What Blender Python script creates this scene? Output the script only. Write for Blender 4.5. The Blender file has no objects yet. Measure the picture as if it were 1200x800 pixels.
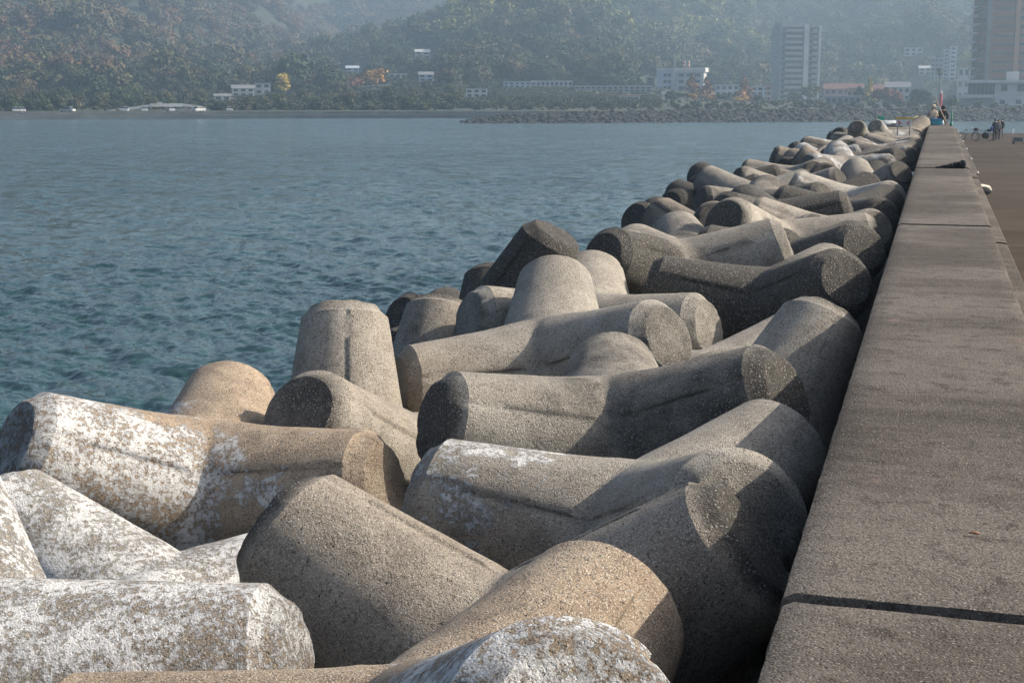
# position, rotation, (droppings, brown film, dark crust, brightness), label of every tetrapod, and where droppings / brown film thicken: (legs, world direction)
TETRA = [
    ((-1.527, 4.26, -0.931), (-0.0055, -0.1274, -0.5955, -0.7932), (0.21, 0.72, 0.05, 0.55), 'brown tetrapod with a white-splashed leg end, lowest and closest to the camera', (([(2, 0.2), (1, 0.02), (0, -0.02)], (0, 0, 0.1)), ([], (0, 0, 0)), ([], (0, 0, 0)))),
    ((-3.78, 4.605, -0.944), (-0.2694, -0.5341, -0.3671, -0.7123), (0.46, 0.04, 0.0, 0.55), 'whitest tetrapod, crusted with droppings, its rough brown end beside the brown tetrapod', (([(0, 0.04)], (0, 0, 0.16)), ([(0, 0.35)], (0, 0, -0.2)), ([], (0, 0, 0)))),
    ((-4.205, 6.986, -1.671), (-0.0066, -0.3992, -0.4671, -0.7889), (0.45, 0.06, 0.0, 0.55), 'white tetrapod with a brown underside lying between two other white-splashed ones', (([], (0.05, 0, 0.22)), ([], (0, 0, -0.6)), ([], (0, 0, 0)))),
    ((-4.863, 8.738, -1.288), (0.8462, 0.4545, -0.2667, -0.0793), (0.29, 0.8, 0.05, 0.55), 'long tan tetrapod with one white end, at the water side behind white ones', (([(0, 0.2), (1, 0.02), (2, -0.06)], (0, 0, 0.06)), ([], (0, 0, 0)), ([], (0, 0, 0)))),
    ((-1.849, 6.124, -1.303), (-0.8702, 0.0652, 0.4883, -0.0058), (0.0, 0.28, 0.3, 0.5), 'plain speckled brown-grey tetrapod, one leg over the white rough-ended one, chamfered end at the wall', None),
    ((-1.453, 7.806, -1.106), (0.6905, 0.2884, -0.5582, -0.3584), (0.12, 0.42, 0.12, 0.55), 'cream-topped tetrapod with rusty underside, its rounded end beside the wall gap', (([(0, 0.1), (1, -0.1)], (0, 0, 0.2)), ([(0, 0.15)], (0, -0.25, -0.9)), ([], (0, 0, 0)))),
    ((-2.143, 9.896, -1.042), (0.7928, 0.4381, -0.4131, -0.0949), (0.0, 0.12, 0.44, 0.5), 'grey tetrapod with a long seam line and one blackened end', (([], (0, 0, 0)), ([(0, 0.0)], (0, 0, -0.45)), ([], (0, 0, 0)))),
    ((-3.283, 12.411, -1.021), (-0.6982, -0.5474, 0.4299, 0.1671), (0.0, 0.08, 0.2, 0.55), 'grey tetrapod with one upright leg and a round rough end facing the camera', (([], (0, 0, 0)), ([(0, 0.25)], (0, 0, -0.5)), ([], (0, 0, 0)))),
    ((-4.576, 10.556, -1.583), (0.8375, -0.1151, -0.1472, -0.5135), (0.0, 0.1, 0.16, 0.55), 'grey tetrapod whose single upright leg stands against the sea', None),
    ((-3.986, 10.179, -1.494), (0.8806, 0.4282, -0.1592, 0.1259), (0.0, 0.14, 0.2, 0.55), 'short lying tetrapod leg with a rough brown end before the seaward upright leg', None),
    ((-4.997, 13.55, -1.923), (-0.2277, 0.0535, 0.2469, 0.9404), (0.0, 0.12, 0.3, 0.5), 'grey tetrapod with a ridged upright leg next to the seaward standing leg', None),
    ((-3.438, 14.441, -1.096), (-0.789, -0.49, 0.3357, 0.1573), (0.04, 0.02, 0.14, 0.6), 'pale grey tetrapod with an upright leg behind the one with a round rough end', None),
    ((-4.765, 15.446, -1.25), (-0.4975, -0.2248, -0.118, -0.8295), (0.0, 0.1, 0.92, 0.42), 'blackish tetrapod whose leg tilts up towards the open water', None),
    ((-5.41, 17.114, -2.0), (-0.1728, -0.0055, 0.2795, 0.9445), (0.0, 0.1, 0.7, 0.45), 'dark tetrapod half hidden seaward behind the tilted blackish leg', None),
    ((-6.36, 19.19, -2.062), (0.845, 0.4732, -0.2465, 0.0366), (0.0, 0.15, 0.6, 0.45), 'dark tetrapod tip low at the water edge behind the ridged upright leg', None),
    ((-3.004, 17.233, -0.799), (0.8212, 0.4827, -0.299, 0.0571), (0.0, 0.1, 0.42, 0.52), 'tetrapod with a black speckled butt end and a clean grey V between legs', (([], (0, 0, 0)), ([], (0, 0, 0)), ([(0, 0.36), (1, -0.12)], (0, 0, -0.1)))),
    ((-2.657, 22.053, -1.151), (-0.8294, -0.1364, -0.4931, 0.2246), (0.0, 0.05, 0.4, 0.5), 'short dark tetrapod end poking out behind the clean grey V', None),
    ((-1.589, 15.587, -0.9), (-0.7171, -0.3085, 0.5271, 0.3358), (0.0, 0.05, 0.85, 0.48), 'blackest speckled tetrapod with a broad round end facing the camera near the wall', (([], (0, 0, 0)), ([], (0, 0, 0)), ([], (0, -0.25, -0.3)))),  # crust lean to front and underside also paints in their shade
    ((-1.946, 13.222, -1.421), (0.6652, -0.5321, 0.0171, -0.5236), (0.0, 0.1, 0.12, 0.56), 'tan-grey tetrapod with a flared leg pointing at the wall, cracked across', None),
    ((-1.314, 11.11, -1.368), (0.7646, -0.3325, -0.0127, -0.552), (0.0, 0.15, 0.3, 0.52), 'tetrapod showing only a lit rim behind the flared cracked leg', None),
    ((-2.473, 15.91, -1.852), (0.5616, -0.6474, 0.1373, -0.4967), (0.0, 0.1, 0.4, 0.5), 'buried tetrapod showing a thin lit rim behind the seamed grey one', None),
    ((-1.542, 18.458, -0.848), (0.0361, -0.29, 0.4549, -0.8412), (0.0, 0.12, 0.68, 0.5), 'tetrapod with dark round face and lit rim just behind the blackest one', None),
    ((-1.641, 24.1, -1.06), (-0.6541, 0.3157, -0.5554, -0.4049), (0.0, 0.25, 0.15, 0.54), 'light brown tetrapod with its leg against the wall before the second joint', None),
    ((-1.523, 27.141, -0.971), (0.0122, 0.2964, -0.5223, 0.7995), (0.0, 0.02, 0.95, 0.46), 'black-faced tetrapod wedged under the pale leg beside the wall', None),
    ((-1.569, 30.166, -0.944), (0.6548, -0.3076, 0.5495, 0.418), (0.22, 0.05, 0.05, 0.64), 'pale whitish tetrapod with a big smooth leg against the seawall', None),
    ((-2.782, 25.638, -0.91), (0.4125, 0.5056, 0.2858, 0.7018), (0.0, 0.05, 0.9, 0.5), 'long black speckled tetrapod lying flat towards the pale wall leg', None),
    ((-2.142, 20.253, -0.782), (-0.8564, -0.4566, 0.2369, -0.0452), (0.0, 0.15, 0.3, 0.54), 'grey tetrapod with bluish end and long tan back, mid pile', None),
    ((-3.221, 28.443, -0.926), (0.2355, 0.5735, 0.1837, -0.7628), (0.0, 0.15, 0.5, 0.52), 'tetrapod with a dark rough end and speckled back crossing the middle of the pile', None),
    ((-4.709, 27.164, -1.286), (-0.4148, -0.0355, 0.5516, -0.7228), (0.0, 0.15, 0.8, 0.38), 'tetrapod with a black round end alone at the sea edge', None),
    ((-3.013, 18.673, -0.889), (0.4718, -0.4602, 0.3188, 0.6812), (0.0, 0.05, 0.45, 0.41), 'rounded grey tetrapod hump between the sea-edge round end and clean V', None),
    ((-4.985, 32.478, -1.203), (0.7825, 0.5329, -0.3119, 0.0807), (0.0, 0.1, 1.0, 0.34), 'dark shaded tetrapod at the sea edge, lower of an adjoining pair', None),
    ((-4.949, 35.362, -1.021), (-0.4368, -0.5175, -0.3489, 0.6479), (0.0, 0.15, 0.75, 0.34), 'dark tetrapod at the sea edge, upper of an adjoining pair', None),
    ((-3.63, 23.97, -1.181), (-0.8558, -0.489, -0.0194, -0.1677), (0.0, 0.3, 0.4, 0.4), 'small brown tetrapod end squeezed below the mid-pile speckled back', None),
    ((-3.274, 33.746, -1.049), (0.5311, -0.215, -0.4758, 0.6673), (0.0, 0.12, 0.27, 0.41), 'smooth olive-grey tetrapod with a long slanting leg beside the sea', None),
    ((-3.515, 37.906, -0.92), (-0.0201, 0.5864, -0.0144, -0.8096), (0.0, 0.2, 0.4, 0.4), 'mossy brown tetrapod leg running parallel behind the smooth olive one', None),
    ((-3.622, 44.118, -0.985), (-0.3947, 0.001, 0.6167, -0.6811), (0.0, 0.6, 0.5, 0.36), 'tetrapod with a brown oval end beside a blue-white one', None),
    ((-3.77, 49.219, -0.993), (0.3945, 0.5386, 0.315, -0.6745), (0.5, 0.0, 0.15, 0.46), 'tetrapod with a blue-white round end at the sea edge', None),
    ((-2.762, 42.827, -1.103), (0.3108, 0.4218, -0.1072, -0.845), (0.0, 0.35, 0.27, 0.41), 'tan tetrapod directly above the blue-white round end', None),
    ((-3.572, 54.867, -0.898), (-0.0667, 0.5702, -0.0465, -0.8175), (0.0, 0.3, 0.45, 0.38), 'brown tetrapod crowning the sea edge past the blue-white one', None),
    ((-2.464, 41.334, -0.783), (-0.8547, 0.4694, 0.1959, 0.104), (0.45, 0.1, 0.15, 0.44), 'white peaked tetrapod in the middle of the distant pile', None),
    ((-3.762, 47.228, -0.977), (-0.1015, 0.3673, -0.484, 0.7877), (0.05, 0.5, 0.45, 0.38), 'brown low tetrapod bar in front of the white peaked one', None),
    ((-2.659, 35.797, -1.067), (-0.1981, -0.3835, -0.4999, -0.7509), (0.0, 0.3, 0.45, 0.4), 'three-legged looking brown tetrapod whose dark leg points at the camera, mid pile', None),
    ((-3.825, 31.477, -0.972), (0.7893, -0.0605, 0.5374, 0.2906), (0.0, 0.05, 0.3, 0.41), 'blunt grey tetrapod end between the olive leg and the dark brown leg', None),
    ((-2.207, 32.196, -1.177), (-0.0659, -0.0412, 0.5229, -0.8488), (0.1, 0.1, 0.75, 0.38), 'little dark tetrapod with a pale lit end, mid pile', None),
    ((-2.143, 39.717, -1.315), (-0.7274, -0.5567, 0.2911, -0.276), (0.0, 0.0, 1.0, 0.3), 'jet black wet tetrapod end next to the pale wall leg', None),
    ((-2.982, 29.795, -1.369), (-0.0856, 0.0352, 0.5029, 0.8594), (0.0, 0.12, 0.3, 0.41), 'rounded tan tetrapod hump with a rimmed tip, mid pile', None),
    ((-3.779, 51.803, -1.081), (-0.5642, -0.6725, -0.1112, -0.4659), (0.0, 0.2, 0.95, 0.34), 'dark round tetrapod face in the distant pile below the white peak', None),
    ((-1.525, 34.814, -1.042), (-0.3793, 0.1196, -0.4526, 0.7981), (0.15, 0.1, 0.3, 0.42), 'long grey tetrapod with a bright rim reaching the wall', None),
    ((-1.527, 37.867, -1.27), (0.2593, -0.1033, 0.4918, -0.8248), (0.0, 0.05, 0.95, 0.36), 'dark olive tetrapod tip at the wall below the bright-rimmed one', None),
    ((-2.122, 45.583, -0.883), (0.7816, 0.1835, 0.5313, -0.2703), (0.1, 0.05, 0.65, 0.38), 'dark tetrapod with a white rim by the wall above the bright-rimmed leg', None),
    ((-1.52, 51.655, -0.931), (0.6838, 0.3106, 0.5221, -0.4043), (0.3, 0.2, 0.45, 0.41), 'mottled stone-like tetrapod beside the wall with a dark end', None),
    ((-2.119, 53.527, -0.911), (-0.8201, -0.4832, 0.3051, 0.0288), (0.4, 0.3, 0.15, 0.44), 'white-tipped tetrapod sloping to brown, distant and mid pile', None),
    ((-3.708, 57.575, -0.923), (0.1202, -0.3576, 0.451, -0.8089), (0.3, 0.05, 0.35, 0.41), 'grey tetrapod with a white rim, distant and seaward', None),
    ((-1.467, 58.6, -0.882), (0.7191, 0.2756, -0.4829, -0.4169), (0.15, 0.2, 0.2, 0.46), 'long pale sunlit tetrapod leg in the distant pile', None),
    ((-2.126, 73.39, -0.888), (0.8223, 0.5147, -0.2246, 0.0921), (0.0, 0.4, 0.75, 0.34), 'distant tetrapod whose dark brown end looks like a hole', None),
    ((-3.004, 60.241, -0.676), (-0.8722, -0.4283, 0.1346, -0.1943), (0.0, 0.15, 0.35, 0.41), 'distant rounded tetrapod standing highest at the sea edge', None),
    ((-3.678, 65.04, -0.846), (-0.8415, -0.4852, 0.2259, -0.074), (0.0, 0.05, 0.55, 0.38), 'distant bluish-grey tetrapod, last but one along the sea edge', None),
    ((-3.43, 70.37, -0.955), (0.4366, 0.5056, 0.3313, -0.6663), (0.0, 0.05, 0.95, 0.32), 'distant black tetrapod below the rounded one at the sea edge', None),
    ((-1.941, 75.035, -0.755), (-0.6243, -0.3456, -0.3548, 0.604), (0.3, 0.05, 0.2, 0.44), 'pale mottled tetrapod beside the red chevron board', None),
    ((-1.502, 64.602, -0.958), (-0.0284, 0.3264, -0.5211, 0.7881), (0.2, 0.0, 0.45, 0.4), 'bluish mottled tetrapod at the wall, nearest of three round ends in a row', None),
    ((-1.508, 71.545, -0.921), (0.6795, 0.5925, 0.024, 0.432), (0.25, 0.05, 0.35, 0.41), 'pale mottled tetrapod at the wall, middle of three round ends in a row', None),
    ((-1.546, 77.57, -0.869), (0.6981, 0.5594, 0.0253, 0.4462), (0.2, 0.1, 0.35, 0.41), 'mottled tetrapod at the wall, last of three round ends in a row', None),
    ((-1.315, 69.284, -0.647), (0.073, 0.2507, 0.3625, 0.8946), (0.25, 0.35, 0.15, 0.47), 'cream tetrapod leg sticking up at the end of the wall by the anglers', None),
    ((-3.055, 62.646, -0.956), (0.2714, 0.5559, 0.2026, -0.7591), (0.0, 0.35, 0.75, 0.34), 'distant dark mossy tetrapod low at the sea edge', None),
    ((-2.362, 66.806, -0.701), (0.5484, 0.3663, 0.2897, -0.6936), (0.35, 0.05, 0.2, 0.44), 'distant whitish tetrapod below the green flag pole', None),
]
EXPOSURE = 0.56
HAZE = 0.0005
import bpy, bmesh, math, random
import numpy as np
from mathutils import Vector, Matrix, Quaternion, noise as mnoise

random.seed(11)
rng = np.random.default_rng(11)
scene = bpy.context.scene
COL = scene.collection
R = math.radians
SEA = -6.0
QUAY = -2.5
CAM_YAW = 16.49
SUN_AZ, SUN_EL = 67.0, 33.0

# ------------------------------------------------------------------ shader helpers
class NT:
    def __init__(self, name):
        self.m = bpy.data.materials.new(name); self.m.use_nodes = True
        self.t = self.m.node_tree
        self.bsdf = self.t.nodes['Principled BSDF']; self.out = self.t.nodes['Material Output']
    def n(self, typ, **kw):
        nd = self.t.nodes.new(typ)
        for k, v in kw.items(): setattr(nd, k, v)
        return nd
    def link(self, a, b): self.t.links.new(a, b)
    def set(self, sock, v):
        if isinstance(v, bpy.types.NodeSocket): self.link(v, sock)
        else:
            if hasattr(sock.default_value, '__len__') and not hasattr(v, '__len__'): v = (v, v, v)
            if hasattr(v, '__len__') and len(sock.default_value) == 4 and len(v) == 3: v = tuple(v) + (1,)
            sock.default_value = v
    def math(self, op, a, b=0.0, c=None, clamp=False):
        nd = self.n('ShaderNodeMath', operation=op); nd.use_clamp = clamp
        self.set(nd.inputs[0], a); self.set(nd.inputs[1], b)
        if c is not None: self.set(nd.inputs[2], c)
        return nd.outputs[0]
    def vmath(self, op, a, b):
        nd = self.n('ShaderNodeVectorMath', operation=op)
        self.set(nd.inputs[0], a); self.set(nd.inputs[1], b)
        return nd.outputs[0]
    def mix(self, f, a, b):
        nd = self.n('ShaderNodeMix', data_type='RGBA')
        self.set(nd.inputs[0], f); self.set(nd.inputs[6], a); self.set(nd.inputs[7], b)
        return nd.outputs[2]
    def smooth(self, v, lo, hi, a=0.0, b=1.0):
        nd = self.n('ShaderNodeMapRange', interpolation_type='SMOOTHSTEP')
        self.set(nd.inputs[0], v); self.set(nd.inputs[1], lo); self.set(nd.inputs[2], hi); self.set(nd.inputs[3], a); self.set(nd.inputs[4], b)
        return nd.outputs[0]
    def noise(self, vec, scale, detail=4, rough=.55, color=False):
        nd = self.n('ShaderNodeTexNoise'); self.set(nd.inputs['Vector'], vec)
        nd.inputs['Scale'].default_value = scale; nd.inputs['Detail'].default_value = detail; nd.inputs['Roughness'].default_value = rough
        return nd.outputs['Color'] if color else nd.outputs[0]
    def voronoi(self, vec, scale, feature='F1', color=False):
        nd = self.n('ShaderNodeTexVoronoi', feature=feature); self.set(nd.inputs['Vector'], vec); nd.inputs['Scale'].default_value = scale
        return nd.outputs['Color'] if color else nd.outputs['Distance']
    def ramp(self, v, stops):
        nd = self.n('ShaderNodeValToRGB'); self.set(nd.inputs[0], v)
        el = nd.color_ramp.elements
        while len(el) < len(stops): el.new(.5)
        for e, (p, c) in zip(el, stops): e.position = p; e.color = tuple(c) + (1,)
        return nd.outputs[0]
    def bump(self, h, strength, dist, normal=None):
        nd = self.n('ShaderNodeBump'); self.set(nd.inputs['Height'], h)
        nd.inputs['Strength'].default_value = strength; nd.inputs['Distance'].default_value = dist
        if normal is not None: self.link(normal, nd.inputs['Normal'])
        return nd.outputs[0]
    def coord(self, which='Object'): return self.n('ShaderNodeTexCoord').outputs[which]
    def attr(self, name): return self.n('ShaderNodeAttribute', attribute_name=name)
    def scale(self, vec, s):
        nd = self.n('ShaderNodeVectorMath', operation='MULTIPLY'); self.set(nd.inputs[0], vec); nd.inputs[1].default_value = s
        return nd.outputs[0]
    def done(self, color=None, rough=None, normal=None, **kw):
        b = self.bsdf
        if color is not None: self.set(b.inputs['Base Color'], color)
        if rough is not None: self.set(b.inputs['Roughness'], rough)
        if normal is not None: self.link(normal, b.inputs['Normal'])
        for k, v in kw.items(): self.set(b.inputs[k.replace('_', ' ')], v)
        return self.m

def simple(name, col, rough=.8, var=.18, scale=3.0, bump=0.0, **kw):
    """a plain procedural paint / stone / cloth: base colour with mottled variation"""
    t = NT(name); g = t.coord('Object')
    n = t.noise(g, scale, 5)
    c = t.mix(t.smooth(n, .3, .7), tuple(x * (1 - var) for x in col), tuple(min(1, x * (1 + var)) for x in col))
    nm = t.bump(t.noise(g, scale * 8, 3), bump, .02) if bump else None
    return t.done(c, rough, nm, **kw)

# ------------------------------------------------------------------ mesh helpers
class MB:
    def __init__(self): self.v = []; self.f = []; self.mi = []; self.cur = 0
    def add(self, vs, fs):
        o = len(self.v); self.v += [tuple(p) for p in vs]; self.f += [tuple(i + o for i in f) for f in fs]; self.mi += [self.cur] * len(fs)
    def box(self, x0, x1, y0, y1, z0, z1, bev=0.0):
        if bev:
            b = min(bev, (x1-x0)/2.2, (y1-y0)/2.2, (z1-z0)/2.2)
            bm = bmesh.new(); bmesh.ops.create_cube(bm, size=1)
            for v in bm.verts: v.co = Vector((x0 + (v.co.x + .5) * (x1 - x0), y0 + (v.co.y + .5) * (y1 - y0), z0 + (v.co.z + .5) * (z1 - z0)))
            bmesh.ops.bevel(bm, geom=list(bm.edges), offset=b, segments=2, affect='EDGES', profile=.6)
            bm.verts.index_update()
            self.add([v.co[:] for v in bm.verts], [[v.index for v in f.verts] for f in bm.faces]); bm.free(); return
        self.add([(x0,y0,z0),(x1,y0,z0),(x1,y1,z0),(x0,y1,z0),(x0,y0,z1),(x1,y0,z1),(x1,y1,z1),(x0,y1,z1)],
                 [(0,3,2,1),(4,5,6,7),(0,1,5,4),(1,2,6,5),(2,3,7,6),(3,0,4,7)])
    def tube(self, pts, rad, n=8, cap=True):
        pts = [Vector(p) for p in pts]
        if not hasattr(rad, '__len__'): rad = [rad] * len(pts)
        rings = []
        for i, p in enumerate(pts):
            d = (pts[min(i+1, len(pts)-1)] - pts[max(i-1, 0)])
            d = d.normalized() if d.length > 1e-9 else Vector((0,0,1))
            a = d.orthogonal().normalized() if i == 0 else (a - d * a.dot(d)).normalized()
            b = d.cross(a)
            rings.append([p + (a * math.cos(2*math.pi*k/n) + b * math.sin(2*math.pi*k/n)) * rad[i] for k in range(n)])
        vs = [v for r in rings for v in r]
        fs = [(i*n+k, i*n+(k+1) % n, (i+1)*n+(k+1) % n, (i+1)*n+k) for i in range(len(pts)-1) for k in range(n)]
        if cap: fs += [tuple(range(n))[::-1], tuple((len(pts)-1)*n + k for k in range(n))]
        self.add(vs, fs)
    def torus(self, c, r, rr, axis='y', n=24, m=8):
        vs = []; fs = []
        for i in range(n):
            a = 2*math.pi*i/n
            for j in range(m):
                b = 2*math.pi*j/m; q = r + rr*math.cos(b)
                p = (q*math.cos(a), rr*math.sin(b), q*math.sin(a))
                if axis == 'x': p = (p[1], p[0], p[2])
                if axis == 'z': p = (p[0], p[2], p[1])
                vs.append((c[0]+p[0], c[1]+p[1], c[2]+p[2]))
        for i in range(n):
            for j in range(m): fs.append((i*m+j, ((i+1) % n)*m+j, ((i+1) % n)*m+(j+1) % m, i*m+(j+1) % m))
        self.add(vs, fs)
    def prism(self, poly, z0, z1):
        n = len(poly)
        self.add([(x, y, z0) for x, y in poly] + [(x, y, z1) for x, y in poly], [tuple(range(n))[::-1], tuple(range(n, 2*n))] + [(i, (i+1) % n, n+(i+1) % n, n+i) for i in range(n)])
    def lump(self, c, r, seed=0, sub=2, amp=.25, fq=1.5):
        bm = bmesh.new(); bmesh.ops.create_icosphere(bm, subdivisions=sub, radius=1)
        for v in bm.verts:
            d = 1 + amp * mnoise.noise(v.co * fq + Vector((seed * 7.3, seed * 1.7, seed)))
            v.co = Vector((c[0] + v.co.x * r[0] * d, c[1] + v.co.y * r[1] * d, c[2] + v.co.z * r[2] * d))
        bm.verts.index_update()
        self.add([v.co[:] for v in bm.verts], [[v.index for v in f.verts] for f in bm.faces]); bm.free()
    def build(self, name, mat, parent=None, smooth=False):
        me = bpy.data.meshes.new(name); me.from_pydata(self.v, [], self.f); me.validate(verbose=False)
        mats = mat if isinstance(mat, (list, tuple)) else [mat]
        for m in mats: me.materials.append(m)
        if len(mats) > 1 and len(me.polygons) == len(self.mi): me.polygons.foreach_set('material_index', self.mi)
        if smooth: me.polygons.foreach_set('use_smooth', [True] * len(me.polygons))
        me.update()
        o = bpy.data.objects.new(name, me); COL.objects.link(o)
        if parent is not None: o.parent = parent
        return o

def np_mesh(name, V, F, mat, smooth=True):
    """V (n,3), F (m,k) -> object"""
    me = bpy.data.meshes.new(name); V = np.asarray(V, dtype=np.float32); F = np.asarray(F, dtype=np.int32)
    me.vertices.add(len(V)); me.vertices.foreach_set('co', V.ravel())
    k = F.shape[1]; me.loops.add(F.size); me.loops.foreach_set('vertex_index', F.ravel())
    me.polygons.add(len(F)); me.polygons.foreach_set('loop_start', np.arange(0, F.size, k, dtype=np.int32))
    try: me.polygons.foreach_set('loop_total', np.full(len(F), k, dtype=np.int32))
    except Exception: pass
    me.update(calc_edges=True); me.validate()
    if smooth: me.polygons.foreach_set('use_smooth', np.ones(len(me.polygons), dtype=bool))
    if mat: me.materials.append(mat)
    o = bpy.data.objects.new(name, me); COL.objects.link(o)
    return o

def tag(o, label=None, cat=None, group=None, kind=None):
    if label: o['label'] = label
    if cat: o['category'] = cat
    if group: o['group'] = group
    if kind: o['kind'] = kind
    return o
def empty(name, loc, rz=0.0, label=None, cat=None, group=None):
    o = bpy.data.objects.new(name, None); COL.objects.link(o); o.location = loc; o.rotation_euler = (0, 0, rz); o.empty_display_size = .2
    return tag(o, label, cat, group)

# photo pixel (1200 px wide) <-> world bearings
def az_of(px): return math.atan((px - 600) / 1692.5) - R(CAM_YAW)
def px_of(az): return 600 + 1692.5 * np.tan(az + R(CAM_YAW))
_th = math.atan2(293, 1667)
def elev_ratio(y):
    dy = 400 - y
    return (dy * math.cos(_th) - 1667 * math.sin(_th)) / (1667 * math.cos(_th) + dy * math.sin(_th))
def spot(px, D, z=0.0):
    a = az_of(px); return Vector((D * math.sin(a), D * math.cos(a), z))
def fdist(px, D): return D * math.cos(az_of(px) + R(CAM_YAW))
def z_at(px, D, y): return 1.6 + elev_ratio(y) * fdist(px, D)
def m_per_px(px, D): return fdist(px, D) / 1692.5

# ------------------------------------------------------------------ tetrapod
LEN = 1.48
LEGS = [Vector((0, 0, 1))] + [Vector((math.sqrt(8)/3*math.cos(a), math.sqrt(8)/3*math.sin(a), -1/3)) for a in (0, 2*math.pi/3, 4*math.pi/3)]
SHELL = (.009, -.006, .001, .012)
def leg_r(s):
    if s <= 1.375: return .540 - (.540 - .362) * (s - .2) / 1.175 + .055 * math.exp(-max(s - .15, 0) / .16)
    return .362
def tetra_mesh(name, nper, nring, amp):
    bm = bmesh.new(); lt = bm.verts.layers.float.new('tip'); ls = bm.verts.layers.float.new('shell'); lm = bm.verts.layers.float.new('seam')
    for i, ax in enumerate(LEGS):
        others = [j for j in range(4) if j != i]
        def perp(j):
            p = LEGS[j] - ax * ax.dot(LEGS[j]); return p.normalized()
        e0 = perp(others[0]); e1 = ax.cross(e0)
        dirs = sorted(((math.atan2(perp(j).dot(e1), perp(j).dot(e0)) % (2*math.pi)), j) for j in others)
        phis = []
        for q in range(3):
            a0, ja = dirs[q]; a1, jb = dirs[(q+1) % 3]
            if q == 2: a1 += 2*math.pi
            sh = [k for k in others if k not in (ja, jb)][0]
            for w in range(nper + 1):
                t = w / nper; ph = a0 + (a1 - a0) * t
                if w == 0: ph += .006
                if w == nper: ph -= .006
                phis.append((ph, sh, .0045 * (w in (0, nper))))
        cols = []
        for ph, sh, ridge in phis:
            e = e0 * math.cos(ph) + e1 * math.sin(ph)
            cb = max(e.dot(LEGS[j]) for j in others)
            s = .3
            for _ in range(30): s = .75 * (leg_r(s)) * cb
            col = []
            ss = [s + (1.375 - s) * (k / nring) ** 1.0 for k in range(nring + 1)]
            for k, sv in enumerate(ss):
                col.append((sv, leg_r(sv) + (SHELL[sh] - ridge) * min(1, k / 3.0), 0.0))
            col += [(1.42, .326, .5), (1.465, .290, .9), (1.478, .272, 1.0), (1.48, .23, 1.0), (1.48, .18, 1.0), (1.48, .13, 1.0), (1.48, .08, 1.0), (1.48, .035, 1.0)]
            vs = []
            for sv, rr, tp in col:
                v = bm.verts.new(ax * sv + e * rr); v[lt] = tp; v[ls] = .5 if tp > .3 else sh / 3.0; v[lm] = 1.0 if ridge and tp < .3 else 0.0; vs.append(v)
            cols.append(vs)
        cen = bm.verts.new(ax * 1.48); cen[lt] = 1; cen[ls] = .5
        n = len(cols)
        for a in range(n):
            A, B = cols[a], cols[(a+1) % n]
            for k in range(len(A) - 1): bm.faces.new((A[k], B[k], B[k+1], A[k+1]))
            bm.faces.new((A[-1], B[-1], cen))
    bmesh.ops.remove_doubles(bm, verts=bm.verts, dist=.012)
    bm.normal_update()
    for e in bm.edges:
        if len(e.link_faces) == 2 and min(v[lt] for v in e.verts) >= 0 and max(v.co.length for v in e.verts) > 1.38 and e.calc_face_angle() > .36: e.smooth = False
    if amp:
        for v in bm.verts:
            n1 = mnoise.noise(v.co * 2.1) * .9 + mnoise.noise(v.co * 5.3) * .4 + mnoise.noise(v.co * 14) * .14 + mnoise.noise(v.co * 31) * .08
            v.co += v.co.normalized() * n1 * amp
            if v[lt] > .3: v.co += v.co.normalized() * amp * 1.3 * (mnoise.noise(v.co * 11) + .4 * mnoise.noise(v.co * 22))
    bmesh.ops.recalc_face_normals(bm, faces=bm.faces)
    me = bpy.data.meshes.new(name); bm.to_mesh(me); bm.free()
    me.polygons.foreach_set('use_smooth', [True] * len(me.polygons))
    return me

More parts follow.
